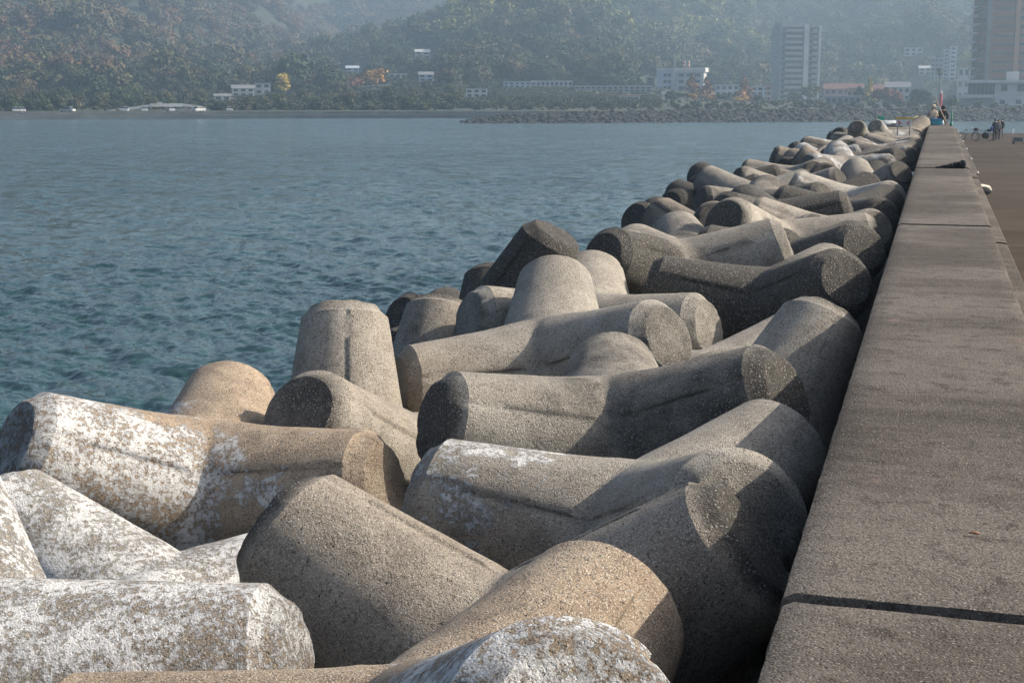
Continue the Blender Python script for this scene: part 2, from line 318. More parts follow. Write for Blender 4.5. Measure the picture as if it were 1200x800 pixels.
def concrete_block_material(name='weathered_block_concrete', gvec=None, bvec=None, dvec=None):
    """gvec / bvec: block-space directions in which droppings / brown film thicken (which leg the gulls sit on, which side is browner)"""
    t = NT(name)
    info = t.n('ShaderNodeObjectInfo')
    sep = t.n('ShaderNodeSeparateColor'); t.link(info.outputs['Color'], sep.inputs[0])
    G, B, D = sep.outputs[0], sep.outputs[1], sep.outputs[2]; A = info.outputs['Alpha']
    pos = t.coord('Object')
    def lean(v):
        d = t.n('ShaderNodeVectorMath', operation='DOT_PRODUCT'); t.link(pos, d.inputs[0]); d.inputs[1].default_value = v; return d.outputs['Value']
    if gvec: G = t.math('MAXIMUM', t.math('ADD', G, lean(gvec)), 0.0)
    if bvec: B = t.math('ADD', B, lean(bvec), clamp=True)
    if dvec: D = t.math('ADD', D, lean(dvec), clamp=True)
    off = t.n('ShaderNodeCombineXYZ')
    rnd = t.math('MULTIPLY', info.outputs['Random'], 57.0)
    for k in range(3): t.link(rnd, off.inputs[k])
    p = t.vmath('ADD', t.coord('Object'), off.outputs[0])
    big = t.noise(p, .9, 5, .6); med = t.noise(p, 4.5, 6, .65); fine = t.noise(p, 50, 5, .8); grain = t.noise(p, 125, 3, .65)
    vor = t.voronoi(p, 80); pit = t.voronoi(p, 26); spk = t.voronoi(p, 62, color=True)
    streak = t.noise(t.scale(p, (9, 9, 1.2)), 2.2, 5, .6)
    tip = t.attr('tip').outputs['Fac']; shell = t.attr('shell').outputs['Fac']
    # bare cement: warm grey, mottled
    c = t.mix(t.smooth(med, .32, .68), (.205, .188, .160), (.335, .312, .270))
    c = t.mix(t.math('MULTIPLY', t.smooth(big, .45, .7), .55), c, (.150, .138, .118))
    c = t.mix(t.math('MULTIPLY', t.smooth(streak, .5, .72), .35), c, (.41, .39, .35))
    c = t.mix(t.math('MULTIPLY', t.smooth(shell, .9, 1.0), .30), c, (.14, .115, .085))
    # brown algal film
    br = t.mix(t.smooth(med, .3, .72), (.20, .135, .083), (.37, .275, .178))
    br = t.mix(t.math('MULTIPLY', t.smooth(streak, .5, .75), .5), br, (.10, .055, .028))
    c = t.mix(t.math('MULTIPLY', B, t.smooth(big, .25, .55, .75, 1.0)), c, br)
    # dark crust with pale barnacle flecks; rough broken ends carry more of it
    dm = t.math('ADD', t.math('MULTIPLY', D, .90), t.math('MULTIPLY', tip, .27))
    dmask = t.smooth(t.math('ADD', t.math('ADD', t.math('MULTIPLY', big, .75), t.math('MULTIPLY', med, .35)), t.math('SUBTRACT', dm, .98)), -.09, .13)
    crust = t.mix(t.smooth(fine, .35, .65), (.016, .015, .014), (.055, .051, .045))
    sepk = t.n('ShaderNodeSeparateColor'); t.link(spk, sepk.inputs[0])
    crust = t.mix(t.math('MULTIPLY', t.smooth(t.voronoi(p, 62), .50, .25), t.smooth(sepk.outputs[1], .35, .75)), crust, (.13, .115, .095))
    fleck = t.math('MULTIPLY', t.smooth(t.voronoi(p, 62), .44, .22), t.smooth(sepk.outputs[0], .70, .78))
    spk2 = t.n('ShaderNodeSeparateColor'); t.link(t.voronoi(p, 120, color=True), spk2.inputs[0])
    fleck = t.math('MAXIMUM', fleck, t.math('MULTIPLY', t.math('MULTIPLY', t.smooth(t.voronoi(p, 120), .45, .25), t.smooth(spk2.outputs[0], .74, .80)), .8))
    crust = t.mix(fleck, crust, (.46, .44, .40))
    c = t.mix(t.math('MULTIPLY', dmask, .88), c, crust)
    # exposed aggregate everywhere: small dark pits and pale grains
    keep = t.math('SUBTRACT', 1.0, t.math('MULTIPLY', dmask, .8))
    c = t.mix(t.math('MULTIPLY', t.smooth(fine, .52, .60), .74), c, (.050, .044, .037))
    c = t.mix(t.math('MULTIPLY', t.math('MULTIPLY', t.smooth(grain, .55, .63), .66), keep), c, (.58, .55, .49))
    seam = t.math('POWER', t.attr('seam').outputs['Fac'], 7.0)
    c = t.mix(t.math('MULTIPLY', t.math('MULTIPLY', seam, t.smooth(t.noise(p, 2.3, 5), .46, .60)), .6), c, (.05, .043, .036))
    sph = t.n('ShaderNodeSeparateColor'); t.link(t.voronoi(p, 26, color=True), sph.inputs[0])
    hole = t.math('MULTIPLY', t.smooth(pit, .17, .09), t.smooth(sph.outputs[0], .70, .76))
    c = t.mix(t.math('MULTIPLY', hole, .85), c, (.028, .025, .021))
    run = t.math('MULTIPLY', t.smooth(t.noise(t.scale(p, (2.2, 2.2, 2.2)), 1.0, 6, .72), .56, .68), t.smooth(streak, .40, .58))
    c = t.mix(t.math('MULTIPLY', run, .45), c, (.095, .080, .062))
    # gull droppings: solid crusts with ragged edges, chipped through to the concrete, plus splashes
    warp = t.vmath('ADD', p, (4.2, 1.1, 7.7))
    sheet = t.math('ADD', t.math('ADD', t.math('MULTIPLY', t.noise(warp, 1.5, 3, .5), .85), t.math('MULTIPLY', t.noise(warp, 8.5, 6, .68), .42)), t.math('MULTIPLY', fine, .10))
    gm = t.smooth(t.math('ADD', sheet, t.math('SUBTRACT', G, 1.08)), -.012, .03)
    chips = t.smooth(t.math('ADD', t.noise(p, 30, 6, .75), t.math('MULTIPLY', t.math('SUBTRACT', med, .5), .45)), .44, .51)
    gm = t.math('MULTIPLY', gm, chips)
    drip = t.math('MULTIPLY', t.smooth(t.noise(p, 8.5, 6, .72), .665, .69), t.smooth(G, .02, .2))
    gm = t.math('MAXIMUM', gm, drip)
    gm = t.math('MULTIPLY', gm, t.smooth(grain, .62, .54, .35, 1.0))
    gm = t.math('MULTIPLY', gm, t.smooth(G, .0, .04))
    white = t.mix(t.smooth(med, .35, .7), (.38, .39, .41), (.62, .62, .61))
    c = t.mix(gm, c, white)
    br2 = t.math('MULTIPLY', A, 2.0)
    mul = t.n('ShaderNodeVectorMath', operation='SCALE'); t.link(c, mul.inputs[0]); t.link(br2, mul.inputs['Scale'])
    h = t.math('ADD', t.math('MULTIPLY', fine, .55), t.math('MULTIPLY', t.smooth(vor, .0, .5), .30))
    h = t.math('ADD', h, t.math('MULTIPLY', grain, .25))
    h = t.math('ADD', h, t.math('MULTIPLY', t.smooth(med, .60, .78), -.22))
    h = t.math('ADD', h, t.math('MULTIPLY', hole, -1.6))
    h = t.math('ADD', h, t.math('MULTIPLY', gm, .45))
    h = t.math('MULTIPLY', h, t.math('ADD', 1.0, t.math('MULTIPLY', t.math('MAXIMUM', tip, dmask), 2.2)))
    nm = t.bump(h, 1.0, .017)
    return t.done(mul.outputs[0], .88, nm)

MAT_BLOCK = concrete_block_material()
mesh_near = tetra_mesh('tetrapod_near', 26, 30, .010)
mesh_far = tetra_mesh('tetrapod_far', 12, 9, .010)
mesh_near.materials.append(MAT_BLOCK); mesh_far.materials.append(MAT_BLOCK)
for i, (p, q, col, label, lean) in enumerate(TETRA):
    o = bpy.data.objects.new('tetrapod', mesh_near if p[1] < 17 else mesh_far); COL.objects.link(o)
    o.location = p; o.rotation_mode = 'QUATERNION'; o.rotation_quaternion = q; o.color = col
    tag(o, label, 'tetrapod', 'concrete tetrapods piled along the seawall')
    if lean:
        inv = Quaternion(q).inverted(); vecs = []
        for k in (0, 1, 2):
            v = inv @ Vector(lean[k][1])
            for leg, amt in lean[k][0]: v = v + LEGS[leg] * amt
            vecs.append(tuple(v))
        o.material_slots[0].link = 'OBJECT'; o.material_slots[0].material = concrete_block_material('weathered_block_concrete', *vecs)

# ------------------------------------------------------------------ camera, sun, sky
cam = bpy.data.cameras.new('camera'); cam.sensor_width = 36; cam.lens = 1667 / 1200 * 36; cam.clip_start = .05; cam.clip_end = 12000
co = bpy.data.objects.new('camera', cam); COL.objects.link(co)
co.location = (0, 0, 1.6); co.rotation_euler = (math.pi/2 - _th, 0, R(CAM_YAW)); scene.camera = co

sun = bpy.data.lights.new('sun', 'SUN'); sun.energy = 5.0; sun.angle = R(.6); sun.color = (1.0, .89, .75)
so = bpy.data.objects.new('sun', sun); COL.objects.link(so)
sd = Vector((math.sin(R(SUN_AZ)) * math.cos(R(SUN_EL)), math.cos(R(SUN_AZ)) * math.cos(R(SUN_EL)), math.sin(R(SUN_EL))))
so.rotation_euler = (-sd).to_track_quat('-Z', 'Y').to_euler(); so.location = sd * 300
w = bpy.data.worlds.new('World'); scene.world = w; w.use_nodes = True
sk = w.node_tree.nodes.new('ShaderNodeTexSky'); sk.sky_type = 'NISHITA'; sk.sun_disc = False
sk.sun_elevation = R(SUN_EL); sk.sun_rotation = R(SUN_AZ); sk.altitude = 10; sk.air_density = 1.0; sk.dust_density = 5.0; sk.ozone_density = 1.2
bg = w.node_tree.nodes['Background']; bg.inputs[1].default_value = .125
w.node_tree.links.new(sk.outputs[0], bg.inputs[0])
vs = scene.view_settings; vs.view_transform = 'Standard'; vs.look = 'None'; vs.gamma = 1; vs.exposure = EXPOSURE
cy = scene.cycles; cy.max_bounces = 6; cy.diffuse_bounces = 3; cy.glossy_bounces = 3; cy.transmission_bounces = 2; cy.volume_bounces = 1
cy.use_denoising = True; cy.use_adaptive_sampling = True; cy.adaptive_threshold = .02; cy.sample_clamp_indirect = 6; cy.sample_clamp_direct = 0

# ------------------------------------------------------------------ seawall
def wall_top_material():
    t = NT('seawall_concrete')
    g = t.coord('Object')
    big = t.noise(g, .55, 5, .6); st = t.noise(t.scale(g, (.6, 3.0, 1)), 1.6, 8, .72); st2 = t.noise(t.scale(g, (1.1, 15, 3)), 3.0, 5, .65)
    med = t.noise(g, 6, 7, .7); fine = t.noise(g, 55, 5, .75); vor = t.voronoi(g, 75); pit = t.voronoi(g, 24)
    c = t.mix(t.smooth(st, .33, .66), (0.055, 0.046, 0.04), (0.107, 0.093, 0.081))
    c = t.mix(t.math('MULTIPLY', t.smooth(st2, .50, .72), .3), c, (0.15, 0.134, 0.119))
    c = t.mix(t.math('MULTIPLY', t.smooth(big, .46, .64), .8), c, (0.151, 0.135, 0.119))
    c = t.mix(t.math('MULTIPLY', t.smooth(big, .50, .34), .60), c, (0.048, 0.042, 0.035))
    c = t.mix(t.math('MULTIPLY', t.smooth(med, .52, .66), .75), c, (0.037, 0.031, 0.026))
    c = t.mix(t.math('MULTIPLY', t.smooth(fine, .50, .60), .70), c, (0.054, 0.046, 0.04))
    c = t.mix(t.math('MULTIPLY', t.smooth(t.noise(g, 80, 2, .6), .58, .68), .60), c, (0.314, 0.289, 0.26))
    pink = t.math('MULTIPLY', t.smooth(t.noise(t.vmath('ADD', g, (3.1, 8.2, 0)), 2.3, 4, .6), .665, .72), .22)
    c = t.mix(pink, c, (0.319, 0.163, 0.152))
    h = t.math('ADD', t.math('MULTIPLY', fine, .6), t.math('MULTIPLY', t.smooth(vor, 0, .5), .3))
    h = t.math('ADD', h, t.math('MULTIPLY', med, .9)); h = t.math('ADD', h, t.math('MULTIPLY', t.smooth(pit, .16, .03), -.6))
    h = t.math('ADD', h, t.math('MULTIPLY', st2, .08))
    return t.done(c, .95, t.bump(h, .8, .016), Specular_IOR_Level=.15)
MAT_WALL = wall_top_material()
wall = empty('seawall', (0, 30, QUAY), 0, 'long weathered concrete seawall with a flat walkable top and chamfered landward edge', 'seawall')
XL, XR = -.415, .66
joints = [-9.0, 4.44, 17.86, 31.15, 44.5, 57.8, 73.0]
JGAP = [.02, .021, .018, .016, .02, .015, .015]
lift = [0, .014, .030, .042, .030, .034]
for k in range(6):
    y0, y1 = joints[k] + JGAP[k], joints[k+1] - JGAP[k+1]
    n = max(3, int((y1 - y0) / (.05 if y1 < 20 else .25))); z = lift[k]
    sec = [(XL, -8.6), (XL, -.06), (XL + .012, -.018), (XL + .05, 0)] + [(XL + .05 + (XR - XL - .06) * q / 10, 0) for q in range(1, 10)] + [(XR - .02, 0), (XR + .004, -.012), (XR + .010, -.185), (XR + .185, -.20), (XR + .20, -.215), (XR + .20, -8.6)]
    V = []; m = len(sec)
    for i in range(n + 1):
        y = y0 + (y1 - y0) * i / n
        for j, (x, zz) in enumerate(sec):
            q = Vector((x * 4, y * 2.6, zz * 4)); edge = 1.0 if j in (1, 2, 3, m-6, m-5) else .35
            rough = mnoise.noise(q * 2.5) * .5 + mnoise.noise(q * 7) * .4
            dz = rough * .008 * edge * (zz > -3); dx = rough * .010 * edge * (zz > -3)
            dy = 0
            if i in (0, n): dy = (1 if i == 0 else -1) * max(0, mnoise.noise(Vector((x * 5, y0 * 3.3, k)))) * .03; dz -= .008
            V.append((x + dx, y + dy - 30, zz + dz + (z if zz > -3 else 0) - QUAY))
    F = [(i*m+j, i*m+j+1, (i+1)*m+j+1, (i+1)*m+j) for i in range(n) for j in range(m-1)]
    o = np_mesh('wall_segment', V, F, MAT_WALL, smooth=True); o.parent = wall
    # end caps so that every joint is a real gap between two solid ends
    me = o.data; bm = bmesh.new(); bm.from_mesh(me); bm.verts.ensure_lookup_table()
    for r0 in (0, n):
        vsx = [bm.verts[r0*m + j] for j in range(m)]
        try: bm.faces.new(vsx)
        except Exception: pass
    bmesh.ops.recalc_face_normals(bm, faces=bm.faces); bm.normal_update()
    for e in bm.edges:
        if len(e.link_faces) == 2 and e.calc_face_angle() > .5: e.smooth = False
    bm.to_mesh(me); bm.free()

# ------------------------------------------------------------------ quay
def quay_material():
    t = NT('quay_concrete'); g = t.coord('Object')
    st = t.noise(t.scale(g, (.45, 1.0, 1)), .5, 7, .68); big = t.noise(g, .12, 4); med = t.noise(g, 2.5, 6, .65)
    c = t.mix(t.smooth(st, .35, .65), (.040, .029, .021), (.066, .050, .038))
    c = t.mix(t.math('MULTIPLY', t.smooth(big, .45, .65), .4), c, (.06, .049, .039))
    c = t.mix(t.math('MULTIPLY', t.smooth(med, .58, .72), .4), c, (.035, .028, .021))
    sx = t.n('ShaderNodeSeparateXYZ'); t.link(g, sx.inputs[0])
    ln = t.math('ABSOLUTE', t.math('SUBTRACT', t.math('FRACT', t.math('MULTIPLY', sx.outputs[1], .125)), .5)); lx = t.math('ABSOLUTE', t.math('SUBTRACT', t.math('FRACT', t.math('MULTIPLY', sx.outputs[0], .2)), .5))
    c = t.mix(t.math('MULTIPLY', t.math('MAXIMUM', t.smooth(ln, .4965, .4985), t.smooth(lx, .4945, .4975)), .7), c, (.012, .01, .008))
    return t.done(c, .95, t.bump(med, .4, .02), Specular_IOR_Level=.08)
m = MB(); m.box(XR + .203, 140, -40, 150.5, -8.6, QUAY); tag(m.build('quay', quay_material()), kind='structure')

# ------------------------------------------------------------------ rubble bed under the tetrapods
def rubble_material():
    t = NT('shade_dark_rubble'); g = t.coord('Object'); n = t.noise(g, 3, 6, .65)  # dark tone paints in the shade seen through the gaps between tetrapods
    return t.done(t.mix(t.smooth(n, .3, .7), (.035, .032, .028), (.10, .09, .078)), .8, t.bump(t.noise(g, 9, 5), .7, .05))
V = []; F = []; nx, ny = 60, 240
for j in range(ny + 1):
    y = -6 + 90 * j / ny
    for i in range(nx + 1):
        x = -.42 - 14.5 * i / nx
        z = -2.75 if x > -4.6 else -2.75 - (-4.6 - x) * .62
        end = max(0, y - 76); z -= end * .8
        c = mnoise.voronoi(Vector((x * 1.1, y * 1.1, 0)))[0][0]
        V.append((x, y, max(z, -8.8) + (.45 - c) * .6 + mnoise.noise(Vector((x, y, 3))) * .2))
for j in range(ny):
    for i in range(nx): a = j*(nx+1)+i; F.append((a, a+nx+1, a+nx+2, a+1))
tag(np_mesh('rubble_terrain', V, F, rubble_material(), False), kind='structure')

# ------------------------------------------------------------------ sea
def sea_material():
    t = NT('sea_water'); g = t.coord('Object')
    d = t.n('ShaderNodeVectorMath', operation='LENGTH'); t.link(g, d.inputs[0]); dist = d.outputs['Value']
    # choppy facets: the slope field itself is the noise, so that it keeps its strength at every distance
    chop = t.noise(t.scale(g, (1.0, 1.5, 1)), .75, 7, .62, color=True); swell = t.noise(t.scale(g, (.8, 1.6, 1)), .16, 5, .6, color=True); rip = t.noise(g, 5.0, 3, .6, color=True)
    gust = t.smooth(t.noise(g, .022, 4, .6), .3, .7, .72, 1.25)
    def tilt(v, k): return t.scale(t.vmath('SUBTRACT', v, (.5, .5, .5)), (k, k, 0))
    slope = t.vmath('ADD', t.vmath('ADD', tilt(chop, 1.75), tilt(swell, .68)), tilt(rip, .8))
    sc_ = t.n('ShaderNodeVectorMath', operation='SCALE'); t.link(slope, sc_.inputs[0]); t.link(gust, sc_.inputs['Scale'])
    nrm = t.n('ShaderNodeVectorMath', operation='NORMALIZE'); t.link(t.vmath('ADD', t.n('ShaderNodeNewGeometry').outputs['Normal'], sc_.outputs[0]), nrm.inputs[0])
    col = t.mix(t.smooth(t.noise(g, .03, 3), .35, .65), (.017, .046, .051), (.022, .056, .060))
    return t.done(col, t.smooth(dist, 15, 260, .06, .16), nrm.outputs[0], IOR=1.37)
MAT_SEA = sea_material()
azs = np.concatenate([np.linspace(-180, -62, 60)[:-1], np.linspace(-62, -42, 60)[:-1], np.linspace(-42, 8, 860)[:-1], np.linspace(8, 40, 60)[:-1], np.linspace(40, 180, 60)])
# ring spacing follows the foreshortened footprint of the water
ds = [3.0]
while ds[-1] < 470: ds.append(ds[-1] + max(.12, ds[-1] ** 2 / 7.6 / 1692 * .72) if ds[-1] > 14 else ds[-1] + .8)
ds = np.array(ds + [600., 900., 1500., 3900.])
AZ, DD = np.meshgrid(np.radians(azs), ds, indexing='ij')
X = DD * np.sin(AZ); Y = DD * np.cos(AZ); Z = np.zeros_like(X)
wr = np.random.default_rng(5)
ringstep = np.gradient(ds)
dense = ((azs > -60) & (azs < 12)).astype(float)[:, None]
for k in range(64):
    lam = .7 * 1.062 ** (k * .72) * (1 + .1 * wr.random())
    lam = .34 * (4.6 / .34) ** (k / 63) * (1 + .08 * wr.random())
    th = R(205) + wr.normal(0, .7)
    kx, ky = math.sin(th) * 2*math.pi/lam, math.cos(th) * 2*math.pi/lam
    amp = .0066 * lam ** .58 * (.6 + .8 * wr.random())
    fade = np.clip((lam / (2.6 * np.maximum(ringstep, .12)))[None, :] - .6, 0, 1)
    ph = kx * X + ky * Y + wr.random() * 6.28
    Z += amp * fade * dense * (np.sin(ph) + .34 * np.sin(2 * ph + 1.3))
# gusts: patches of rougher and calmer water
gust = 1 + .35 * np.sin(X * .045 + 1.2 * np.sin(Y * .021)) * np.sin(Y * .033 + .9 * np.sin(X * .017))
Z = Z * gust
na, nd = X.shape
V = np.stack([X, Y, Z], -1).reshape(-1, 3)
ii, jj = np.meshgrid(np.arange(na - 1), np.arange(nd - 1), indexing='ij'); a = (ii * nd + jj).ravel()
F = np.stack([a, a + 1, a + nd + 1, a + nd], 1)
sea = np_mesh('sea_water', V, F, MAT_SEA); sea.location = (0, 0, SEA); tag(sea, kind='structure')

# ------------------------------------------------------------------ land: town flat and the wooded hills behind it
PXA = np.array([-900, -200, 0, 150, 300, 400, 480, 520, 560, 600, 650, 700, 800, 900, 1000, 1100, 1200, 1500, 2600.])
PROF = [
 (560,  [117]*2 + [119, 119, 118, 116, 114, 114, 113, 113, 113, 114, 117, 119.5, 119.5, 119.5, 119.5, 119.5, 119.5]),
 (720,  [92, 92, 92, 93, 98, 95, 86, 84, 80, 80, 80, 82, 100, 117, 117, 117, 117, 117, 117]),
 (900,  [50, 50, 52, 58, 74, 76, 52, 46, 42, 34, 31, 36, 58, 78, 74, 76, 85, 85, 85]),
 (1120, [0, 0, 5, 12, 40, 62, 40, 15, 24, 13, 5, -4, 3, 10, 12, 20, 25, 20, 20]),
 (1330, [-20, -20, -18, -12, 10, 85, 78, 56, 52, 46, 40, 24, -10, -12, -10, -8, -8, -8, -8]),
 (1650, [-38, -38, -38, -35, -20, -12, -8, 1, 9, 16, 18, -12, -28, -32, -32, -32, -32, -32, -32]),
 (2100, [-30, -30, -30, -30, -26, -22, -20, -16, -17, -18, -22, -28, -30, -30, -30, -30, -30, -30, -30]),
 (3300, [20]*19),
]
RATIO = np.array([elev_ratio(y) for y in range(-120, 200)])
def land_z(az, D):
    """height of the land at bearing az (radians from the seawall line) and distance D, arrays"""
    az = np.asarray(az, float); D = np.asarray(D, float)
    px = np.clip(600 + 1692.5 * np.tan(np.clip(az + R(CAM_YAW), -1.2, 1.2)), -900, 2600)
    fd = D * np.cos(np.clip(az + R(CAM_YAW), -1.2, 1.2))
    ds_, zs = [440.0], [np.full_like(px, -4.3)]
    for d, ys in PROF:
        y = np.interp(px, PXA, ys); r = np.interp(y, np.arange(-120, 200), RATIO)
        ds_.append(d); zs.append(1.6 + r * d * np.cos(np.clip(az + R(CAM_YAW), -1.2, 1.2)))
    out = np.full_like(px, -9.4)
    for k in range(len(ds_) - 1):
        m = (D >= ds_[k]) & (D < ds_[k+1])
        t = (D - ds_[k]) / (ds_[k+1] - ds_[k]); ts = t * t * (3 - 2 * t); t = .5 * t + .5 * ts
        out = np.where(m, zs[k] * (1 - t) + zs[k+1] * t, out)
    out = np.where(D >= ds_[-1], zs[-1], out)
    m = (D > 418) & (D < 440); out = np.where(m, -4.3, out)
    # gullies and shoulders
    x = D * np.sin(az); y = D * np.cos(az)
    amp = np.clip((D - 640) / 300, 0, 1)
    g = np.sin(x * .021 + 1.4 * np.sin(y * .008)) * 9 + np.sin(x * .047 + y * .013 + 2) * 5 + np.sin(y * .03 + 1.1 * np.sin(x * .017)) * 4
    return out + amp * g
def land_at(px, D): return float(land_z(np.array([az_of(px)]), np.array([float(D)]))[0])

def land_material():
    t = NT('hillside_soil'); g = t.coord('Object'); n = t.noise(g, .02, 6, .6); n2 = t.noise(g, .2, 5, .65)
    c = t.mix(t.smooth(n, .35, .65), (.014, .022, .010), (.028, .034, .016))
    c = t.mix(t.math('MULTIPLY', t.smooth(n2, .5, .7), .5), c, (.042, .042, .022))
    return t.done(c, .95)
azs2 = np.radians(np.concatenate([np.linspace(-80, -40, 60)[:-1], np.linspace(-40, 6, 300)[:-1], np.linspace(6, 70, 70)]))
dl = np.concatenate([np.array([396., 416, 419, 440]), np.linspace(460, 720, 30), np.linspace(735, 1700, 110), np.linspace(1720, 3300, 60)])
AZ2, DL = np.meshgrid(azs2, dl, indexing='ij')
Z2 = land_z(AZ2, DL)
V = np.stack([DL * np.sin(AZ2), DL * np.cos(AZ2), Z2], -1).reshape(-1, 3)
na, nd = DL.shape; ii, jj = np.meshgrid(np.arange(na-1), np.arange(nd-1), indexing='ij'); a = (ii*nd + jj).ravel()
tag(np_mesh('hills', V, np.stack([a, a+1, a+nd+1, a+nd], 1), land_material()), kind='structure')
m = MB(); m.box(-4050, 4050, -4050, 4050, -10.2, -9.45); tag(m.build('ground', simple('seabed_sand', (.06, .055, .045))), kind='structure')

# ------------------------------------------------------------------ foliage
def leaf_material(name, cols, objvar=.35, gscale=None):
    """leaf colour varies from clump to clump ('tone' attribute) and from tree to tree"""
    t = NT(name); tone = t.attr('tone').outputs['Fac']
    info = t.n('ShaderNodeObjectInfo')
    v = t.math('ADD', t.math('MULTIPLY', tone, 1 - objvar), t.math('MULTIPLY', info.outputs['Random'], objvar))
    if gscale:
        geo = t.n('ShaderNodeNewGeometry')
        sp = t.n('ShaderNodeSeparateXYZ'); t.link(geo.outputs['Position'], sp.inputs[0])
        v = t.math('ADD', t.math('MULTIPLY', v, .62), t.math('MULTIPLY', t.noise(geo.outputs['Position'], gscale, 3, .6), .42))
        v = t.math('ADD', v, t.smooth(sp.outputs[0], -230, -520, 0.0, .24))   # more turning leaves on the western hill
    n = len(cols); c = t.ramp(v, [(.12 + .76 * i / max(1, n-1), k) for i, k in enumerate(cols)])
    return t.done(c, .75, None, Specular_IOR_Level=.2)

def crown_arrays(lumps, n, leaf, rg, flat=.0):
    """leaf-sized quads spread through ellipsoid lumps [(cx,cy,cz,rx,ry,rz)]; returns V,F,tone"""
    vol = np.array([l[3]*l[4]*l[5] for l in lumps]) ** .67; pick = rg.choice(len(lumps), n, p=vol / vol.sum())
    L = np.array(lumps)[pick]
    d = rg.normal(size=(n, 3)); d /= np.linalg.norm(d, axis=1, keepdims=True)
    r = rg.random(n) ** .28 * (1 + .16 * rg.normal(size=n)); r = np.clip(r, .2, 1.3)
    # clumped: pull towards random twig centres
    cen = L[:, :3] + d * r[:, None] * L[:, 3:]
    nrm = d + .7 * rg.normal(size=(n, 3)) + np.array([0, 0, .35]); nrm /= np.linalg.norm(nrm, axis=1, keepdims=True)
    u = np.cross(nrm, rg.normal(size=(n, 3))); u /= np.linalg.norm(u, axis=1, keepdims=True); v = np.cross(nrm, u)
    s = leaf * (.55 + .9 * rg.random(n))[:, None]
    V = np.stack([cen - u*s*.5 - v*s*.35, cen + u*s*.5 - v*s*.3, cen + u*s*.45 + v*s*.4, cen - u*s*.4 + v*s*.35], 1).reshape(-1, 3)
    F = np.arange(4*n).reshape(-1, 4)
    lump_tone = rg.random(len(lumps))[pick]; tone = np.clip(.45 * lump_tone + .55 * rg.random(n), 0, 1)
    return V, F, np.repeat(tone, 4)
def crown_object(name, lumps, n, leaf, mat, rg, link=True, parent=None):
    V, F, tone = crown_arrays(lumps, n, leaf, rg)
    o = np_mesh(name, V, F, mat, smooth=False)
    at = o.data.attributes.new('tone', 'FLOAT', 'POINT'); at.data.foreach_set('value', tone.astype(np.float32))
    if not link: COL.objects.unlink(o)
    if parent: o.parent = parent
    return o
def lumps_round(w, h, rg, k=9):
    out = [(0, 0, h*.55, w*.30, w*.30, h*.34)]
    for _ in range(k):
        a = rg.random()*6.28; z = .25 + .6*rg.random(); q = w*.5*(1 - abs(z-.5)*.9)*(.45 + .5*rg.random()); s = .16 + .12*rg.random()
        out.append((math.cos(a)*q*.75, math.sin(a)*q*.75, h*z, w*s, w*s, h*s*.8))
    return out
def lumps_cone(w, h, rg, k=14):
    out = []
    for i in range(k):
        z = i / (k-1); q = w*.5*(1-z)**.75*.62; a = rg.random()*6.28
        out.append((math.cos(a)*q*.7, math.sin(a)*q*.7, h*(.10 + .84*z), w*(.24*(1-z)+.06), w*(.24*(1-z)+.06), h*.10))
    return out

GREEN = [(.018, .034, .014), (.030, .052, .020), (.052, .075, .026), (.085, .090, .032)]
AUTUMN = [(.026, .044, .020), (.045, .062, .026), (.085, .085, .036), (.15, .105, .045), (.20, .11, .05)]
forest_mat = leaf_material('autumn_forest_leaves', [(.024, .040, .019), (.030, .049, .022), (.040, .058, .026), (.060, .068, .032), (.098, .080, .040), (.135, .080, .044)], .55, .012)
grove_mat = leaf_material('bamboo_grove_leaves', [(.05, .07, .022), (.10, .115, .035), (.17, .165, .055), (.22, .20, .08)], .4, .02)
def scatter(name, mat, P, S, sources, seed):
    """many distant trees as one mass: crowns instanced on points"""
    me = bpy.data.meshes.new(name); me.from_pydata([tuple(p) for p in P], [], [])
    at = me.attributes.new('size', 'FLOAT', 'POINT'); at.data.foreach_set('value', np.asarray(S, np.float32))
    o = bpy.data.objects.new(name, me); COL.objects.link(o)
    cc = bpy.data.collections.new(name + '_sources')
    for s in sources: cc.objects.link(s)
    ng = bpy.data.node_groups.new(name, 'GeometryNodeTree')
    ng.interface.new_socket('Geometry', in_out='INPUT', socket_type='NodeSocketGeometry'); ng.interface.new_socket('Geometry', in_out='OUTPUT', socket_type='NodeSocketGeometry')
    N = ng.nodes.new; gi = N('NodeGroupInput'); go = N('NodeGroupOutput'); ip = N('GeometryNodeInstanceOnPoints'); ci = N('GeometryNodeCollectionInfo')
    ci.inputs['Collection'].default_value = cc; ci.inputs['Separate Children'].default_value = True; ci.inputs['Reset Children'].default_value = True
    ip.inputs['Pick Instance'].default_value = True
    rv = N('FunctionNodeRandomValue'); rv.data_type = 'INT'; rv.inputs[4].default_value = 0; rv.inputs[5].default_value = len(sources) - 1; rv.inputs['Seed'].default_value = seed
    rr = N('FunctionNodeRandomValue'); rr.data_type = 'FLOAT_VECTOR'; rr.inputs[0].default_value = (-.12, -.12, 0); rr.inputs[1].default_value = (.12, .12, 6.28); rr.inputs['Seed'].default_value = seed + 5
    na_ = N('GeometryNodeInputNamedAttribute'); na_.data_type = 'FLOAT'; na_.inputs['Name'].default_value = 'size'
    lk = ng.links.new
    lk(gi.outputs[0], ip.inputs['Points']); lk(ci.outputs[0], ip.inputs['Instance']); lk(rv.outputs[2], ip.inputs['Instance Index']); lk(rr.outputs[0], ip.inputs['Rotation'])
    lk(na_.outputs[0], ip.inputs['Scale']); lk(ip.outputs[0], go.inputs[0])
    md = o.modifiers.new('scatter', 'NODES'); md.node_group = ng
    return tag(o, kind='stuff')
frg = np.random.default_rng(21)
